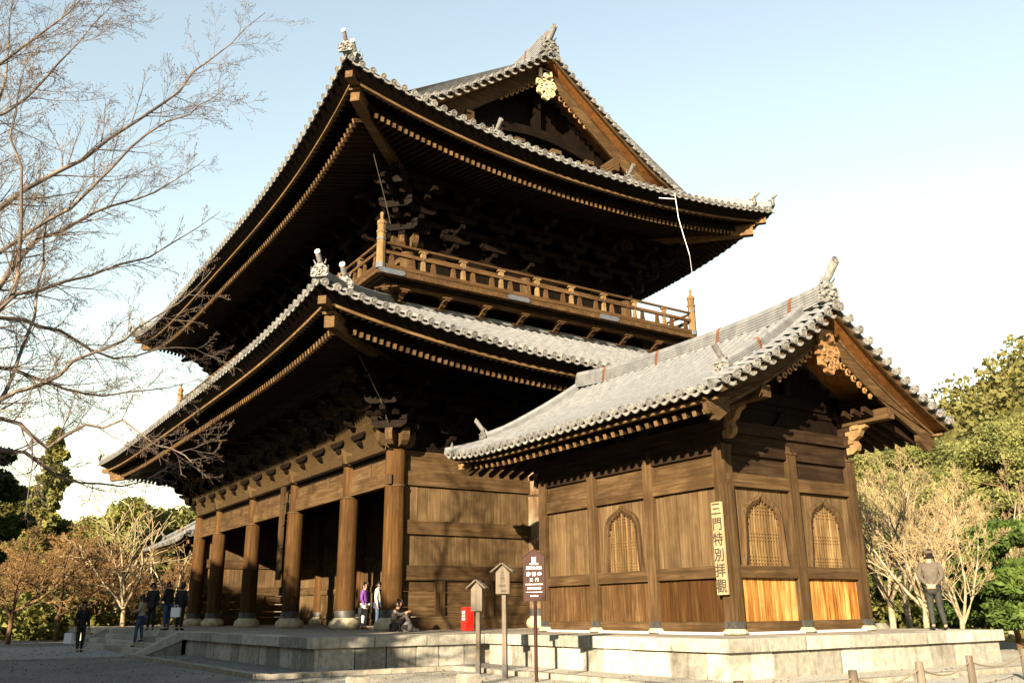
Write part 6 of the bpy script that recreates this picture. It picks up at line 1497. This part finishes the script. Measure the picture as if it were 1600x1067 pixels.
def person(x, y, z, H, face, label, top, legs, shoes, J=None, group=None, coat=.0, hairlen=0, cap=None, hand=None):
    t = thing('person', label, 'person', (x, y, z), group); t.rotation_euler = (0, 0, face)
    P = dict(BASEJ); P.update(J or {}); v = {k: Vector(p)*H for k, p in P.items()}
    keys = ['pel', 'wai', 'che', 'nek', 'hb', 'hm', 'ht']; V = [v[k] for k in keys]; E = [(i, i+1) for i in range(6)]; Rr = [a*H for a in (.068, .060, .070, .030, .040, (.047), .032)]
    Rr[0] = (.085*H, .060*H); Rr[1] = (.072*H, .052*H); Rr[2] = (.080*H, .058*H)
    hd = (v['hm']-v['hb']); fwd = Vector((0, 1, 0))
    if 'look' in P: fwd = Vector(P['look']).normalized()
    V.append(v['hm']+fwd*.058*H-Vector((0, 0, .004*H))); Rr.append(.009*H); E.append((5, 7))     # nose
    sidev = fwd.cross(Vector((0, 0, 1))).normalized()
    for sg in (-1, 1): V.append(v['hm']+sidev*(sg*.050*H)); Rr.append(.010*H); E.append((5, len(V)-1))     # ears
    for s_ in 'LR':
        n = len(V); V += [v['sh'+s_], v['el'+s_], v['wr'+s_]]; Rr += [.036*H, .027*H, .017*H]; E += [(2, n), (n, n+1), (n+1, n+2)]
        hdv = (v['wr'+s_]-v['el'+s_]).normalized()
        if hand and s_ in hand: hdv = Vector(hand[s_]).normalized()
        palm = v['wr'+s_]+hdv*.040*H; V.append(palm); Rr.append((.022*H, .014*H)); E.append((n+2, n+3))
        sd_ = hdv.cross(Vector((0, 1, 0))); sd_ = sd_.normalized() if sd_.length > .1 else Vector((1, 0, 0)); cl = sd_.cross(hdv)
        for f, ln in enumerate((.040, .046, .043, .034)):
            b_ = palm+sd_*((f-1.5)*.0105*H)+hdv*.012*H; m1 = b_+hdv*ln*.5*H; e_ = m1+hdv*ln*.4*H+cl*(.012*H); k = len(V); V += [b_, m1, e_]; Rr += [.0060*H, .0052*H, .0042*H]; E += [(n+3, k), (k, k+1), (k+1, k+2)]
        k = len(V); th = v['wr'+s_]+hdv*.022*H+sd_*(.020*H); V += [th, th+hdv*.018*H+sd_*.012*H+cl*.006*H]; Rr += [.0070*H, .0055*H]; E += [(n+3, k), (k, k+1)]
        n = len(V); V += [v['hi'+s_], v['kn'+s_], v['an'+s_], v['to'+s_]]; Rr += [.050*H, .034*H, .022*H, .020*H]; E += [(0, n), (n, n+1), (n+1, n+2), (n+2, n+3)]
    def child(nm, me):
        o = bpy.data.objects.new(nm, me); COL.objects.link(o); o.parent = t; return o
    child('body', skin_mesh('body', V, E, Rr, SKIN))
    # jacket: torso and sleeves
    w0 = v['pel'].lerp((v['knL']+v['knR'])/2, coat) if coat else v['pel']; V = [w0, v['pel'].lerp(v['wai'], .3), v['wai'], v['che'], v['nek']-Vector((0, 0, .012*H))]; E = [(0, 1), (1, 2), (2, 3), (3, 4)]; Rr = [(.100*H, .080*H) if not coat else (.115*H, .092*H), (.098*H, .078*H), (.090*H, .070*H), (.098*H, .072*H), .042*H]
    for s_ in 'LR':
        n = len(V); V += [v['sh'+s_], v['el'+s_], v['wr'+s_].lerp(v['el'+s_], .04)]; Rr += [.046*H, .037*H, .027*H]; E += [(3, n), (n, n+1), (n+1, n+2)]
    child('jacket', skin_mesh('jacket', V, E, Rr, top, 3))
    V = [v['pel']]; E = []; Rr = [(.088*H, .068*H)]
    for s_ in 'LR': n = len(V); V += [v['hi'+s_], v['kn'+s_], v['an'+s_].lerp(v['kn'+s_], .05)]; Rr += [.058*H, .042*H, .031*H]; E += [(0, n), (n, n+1), (n+1, n+2)]
    child('trousers', skin_mesh('trousers', V, E, Rr, legs))
    for s_ in 'LR':
        a, b = v['an'+s_], v['to'+s_]; V = [a.lerp(b, -.25)-Vector((0, 0, .014*H)), a.lerp(b, .35)-Vector((0, 0, .012*H)), b]; child('shoe', skin_mesh('shoe', V, [(0, 1), (1, 2)], [.024*H, .027*H, .020*H], shoes))
    c = v['hm']; V = [c-fwd*.020*H-Vector((0, 0, .022*H)), c-fwd*.016*H+Vector((0, 0, .016*H)), c+fwd*.016*H+Vector((0, 0, .040*H))]; Rr = [.044*H, .052*H, .036*H]; E = [(0, 1), (1, 2)]
    if hairlen: V.append(c-fwd*.040*H-Vector((0, 0, hairlen*H))); Rr.append(.034*H); E.append((0, 3))
    child('hair', skin_mesh('hair', V, E, Rr, HAIR, 1))
    for sg in (-1, 1):
        m = MB(); e_ = c+fwd*.050*H+sidev*(sg*.020*H)+Vector((0, 0, .006*H)); m.lathe((e_.x, e_.y, e_.z-.005*H), [(.001*H, 0), (.007*H, .003*H), (.007*H, .006*H), (.001*H, .010*H)], 6); child('eye', m.mesh('eye', HAIR))
    if cap:
        m = MB(); m.tube([c+Vector((0, 0, .020*H))-fwd*.01*H, c+Vector((0, 0, .050*H))-fwd*.004*H, c+Vector((0, 0, .062*H))-fwd*.002*H], [.056*H, .052*H, .03*H], 12); m.beam(c+Vector((0, 0, .026*H))+fwd*.03*H, c+Vector((0, 0, .018*H))+fwd*.095*H, .075*H, .008*H); child('cap', m.mesh('cap', cap))
    return t, v
def bag(x, y, z, w, h, d, rz, label, mat, name='carrier_bag', cat='bag'):
    t = thing(name, label, cat, (x, y, z)); t.rotation_euler = (0, 0, rz); m = MB(); m.add([(-w/2, -d/2, 0), (w/2, -d/2, 0), (w/2, d/2, 0), (-w/2, d/2, 0), (-w/2*1.03, -d/2*.8, h), (w/2*1.03, -d/2*.8, h), (w/2*1.03, d/2*.8, h), (-w/2*1.03, d/2*.8, h)], [(3, 2, 1, 0), (0, 1, 5, 4), (1, 2, 6, 5), (2, 3, 7, 6), (3, 0, 4, 7)])
    o = bpy.data.objects.new('bag_body', m.mesh('bag_body', mat)); COL.objects.link(o); o.parent = t
    for s_ in (-1, 1):
        m = MB(); m.tube([(-w*.2, s_*d*.38, h-.02), (-w*.17, s_*d*.2, h+.07), (0, 0, h+.10), (w*.17, s_*d*.2, h+.07), (w*.2, s_*d*.38, h-.02)], .007, 6); o = bpy.data.objects.new('handle', m.mesh('handle', mat)); COL.objects.link(o); o.parent = t
    return t
# 1 man with a white carrier on the path, side on
hx = (0, .03)
person(-11.0, -7.35, PZ, 1.78, -1.25, 'man in dark clothes standing on the path with a white carrier bag', BLK, NAVY, BLK, dict(elL=(-.14, -.03, .64), wrL=(-.17, -.02, .50), anL=(-.07, -.05, .045), toL=(-.07, .05, .02), anR=(.06, .05, .045), toR=(.07, .14, .018), look=(.3, 1, 0)))
bag(-11.25, -7.68, PZ+.30, .42, .38, .16, .5, 'large white carrier bag held by the man on the path', WHITE)
# 2 woman in beige coat coming down the steps and man behind her
person(-8.75, -5.72, -.36, 1.64, 2.45, 'woman in a beige coat and jeans stepping down the stone stairs', BEIGE, DENIM, BLK, dict(elL=(-.12, .0, .66), wrL=(-.04, .14, .64), elR=(.12, .0, .66), wrR=(.04, .14, .63), anL=(-.05, .08, -.06), toL=(-.05, .16, -.09), knL=(-.055, .07, .26), look=(.1, 1, -.1)), coat=.30, hairlen=.10)
person(-10.9, -4.95, 0, 1.76, -2.2, 'man in black standing at the top of the stairs behind the woman in beige', BLK, BLK, BLK, dict(look=(0, 1, -.1)), coat=.2)
# 3 two dark figures on the platform edge
person(-9.9, -4.60, 0, 1.80, 2.3, 'person in a long dark coat and jeans at the platform edge left of the pillars', BLK, DENIM, BLK, dict(elL=(-.13, .0, .65), wrL=(-.06, .13, .60), look=(-.5, 1, 0)), coat=.45, hairlen=.05)
person(-9.55, -4.20, 0, 1.74, .7, 'person in black with a white carrier bag beside the leftmost pillar', BLK, BLK, BLK, dict(), coat=.35, hairlen=.08)
bag(-9.30, -4.42, .48, .34, .34, .13, .9, 'white carrier bag carried by the person in black on the platform', WHITE)
# 4 two women between the near pillars
person(-3.72, .72, 0, 1.60, -.9, 'woman in a purple scarf and dark top standing in the doorway shade', PURP, PALEB, BOOT, dict(wrR=(.10, .06, .50), look=(.6, .8, 0)), hairlen=.09)
person(-3.30, 1.05, 0, 1.64, -.75, 'woman in a cream jacket lit by the sun between the two near pillars', CREAM, DENIM, BOOT, dict(anL=(-.09, .0, .045), look=(0, 1, 0)), hairlen=.08)
bag(-3.62, .50, .52, .28, .20, .12, .3, 'black handbag held by the woman in purple', BLK, 'handbag', 'bag')
# 5 seated man
person(1.45, -.62, 0, 1.72, -.75, 'man in a dark suit sitting on the platform against the pillar base', CHAR, CHAR, WHT, dict(pel=(0, 0, .075), wai=(0, .01, .15), che=(0, .035, .27), nek=(0, .055, .375), hb=(0, .075, .41), hm=(.01, .09, .455), ht=(.01, .085, .492), shL=(-.098, .04, .345), shR=(.098, .04, .345), elL=(-.15, .10, .22), wrL=(-.07, .20, .29), elR=(.15, .14, .27), wrR=(.12, .24, .31), hiL=(-.05, .02, .065), hiR=(.05, .02, .065), knL=(-.09, .22, .27), knR=(.13, .24, .27), anL=(-.07, .34, .04), anR=(.15, .38, .04), toL=(-.08, .43, .018), toR=(.18, .46, .018), look=(.5, .85, .05)))
t = thing('backpack', 'light grey backpack lying beside the seated man', 'backpack', (2.35, -.62, 0)); m = MB(); m.lathe((2.35, -.62, 0), [(.12, 0), (.155, .07), (.14, .20), (.06, .28)], 10); m.build('bag_body', flat('grey canvas', (.13, .125, .12)), t, smooth=True)
m = MB(); m.tube([(2.22, -.72, .28), (2.16, -.80, .18), (2.20, -.76, .05)], .02, 6); m.build('strap', BLK, t); m = MB(); m.box((2.42, -.74, .13), (.16, .06, .14)); m.build('front_pocket', CHAR, t)
# 6 man on the right, seen from behind
person(13.9, 7.35, 0, 1.84, .45, 'man in a grey-brown jacket seen from behind with his hands clasped at his back', GREYC, NAVY, BLK, dict(elL=(-.142, -.03, .66), wrL=(-.035, -.105, .545), elR=(.142, -.03, .66), wrR=(.035, -.105, .54), shL=(-.108, 0, .80), shR=(.108, 0, .80), look=(-.55, .8, -.1), anL=(-.05, 0, .045), anR=(.09, .03, .045)), coat=.12, cap=KHA, hand=dict(L=(1, -.2, -.3), R=(-1, -.2, -.3)))

# fallen leaves lying on the ground and the platform
rl = np.random.RandomState(77); n = 5200
px_ = rl.uniform(-22, 24, n); py_ = rl.uniform(-14, 6, n); on = (py_ > YF+.2) & (px_ < XR-.2); on2 = (py_ > YPF+.1) & (px_ < XP-.1) & (px_ > XR-.3); gut = (px_ > XR-.2) | (py_ < YF+.2)
keep = (on | on2 | (py_ < YF-.1) | ((px_ > XR+.1) & (py_ < YPF-.1)) | (px_ > XP+.1)); px_, py_, on, on2 = px_[keep], py_[keep], on[keep], on2[keep]; top = (on | on2)
sel = ~top | (rl.uniform(0, 1, len(px_)) < .12); px_, py_, top = px_[sel], py_[sel], top[sel]; pz_ = np.where(top, .012, PZ+.028); m_ = len(px_)
a = rl.uniform(0, 2*PI, m_); sz = rl.uniform(.015, .038, m_); dx = np.stack([np.cos(a)*sz, np.sin(a)*sz, rl.uniform(-.3, .5, m_)*sz], 1); dy = np.stack([-np.sin(a)*sz*.6, np.cos(a)*sz*.6, rl.uniform(-.3, .5, m_)*sz], 1); c = np.stack([px_, py_, pz_], 1)
V = np.stack([c-dx, c-dy, c+dx, c+dy], 1).reshape(-1, 3); F = np.arange(m_*4).reshape(-1, 4)
LEAFD = mottled('dead leaf', [(.3, (.05, .025, .010)), (.7, (.17, .09, .03))], 3, .9, 0)
o = bpy.data.objects.new('fallen_leaves', np_mesh('fallen_leaves', V, F, LEAFD)); link(o); tag(o, 'small brown leaves strewn over the gravel and platform', 'fallen leaves', None, 'stuff')
n = 9000; px_ = rl.uniform(-8, 22, n); py_ = rl.uniform(-12, -2.2, n); ok = ((px_ > XR+.3) | (py_ < YF-.3)) & (px_ > -5); px_, py_ = px_[ok], py_[ok]; m_ = len(px_)
sz = rl.uniform(.008, .026, m_); oc2 = np.array([(1, 0, 0), (0, 1, 0), (-1, 0, 0), (0, -1, 0), (0, 0, .8)]); rot = rl.uniform(0, 2*PI, m_); R2 = np.stack([np.stack([np.cos(rot), -np.sin(rot), 0*rot], 1), np.stack([np.sin(rot), np.cos(rot), 0*rot], 1), np.stack([0*rot, 0*rot, 1+0*rot], 1)], 1)
V = (np.einsum('nij,kj->nki', R2, oc2*np.array([1.3, .9, 1]))*sz[:, None, None]+np.stack([px_, py_, np.full(m_, PZ+.004)], 1)[:, None]).reshape(-1, 3)
F = (np.array([(0, 1, 4), (1, 2, 4), (2, 3, 4), (3, 0, 4)])[None]+5*np.arange(m_)[:, None, None]).reshape(-1, 3)
o = bpy.data.objects.new('pebbles', np_mesh('pebbles', V, F, KERB)); link(o); tag(o, 'loose pebbles on the gravel in front of the platform', 'pebbles', None, 'stuff')
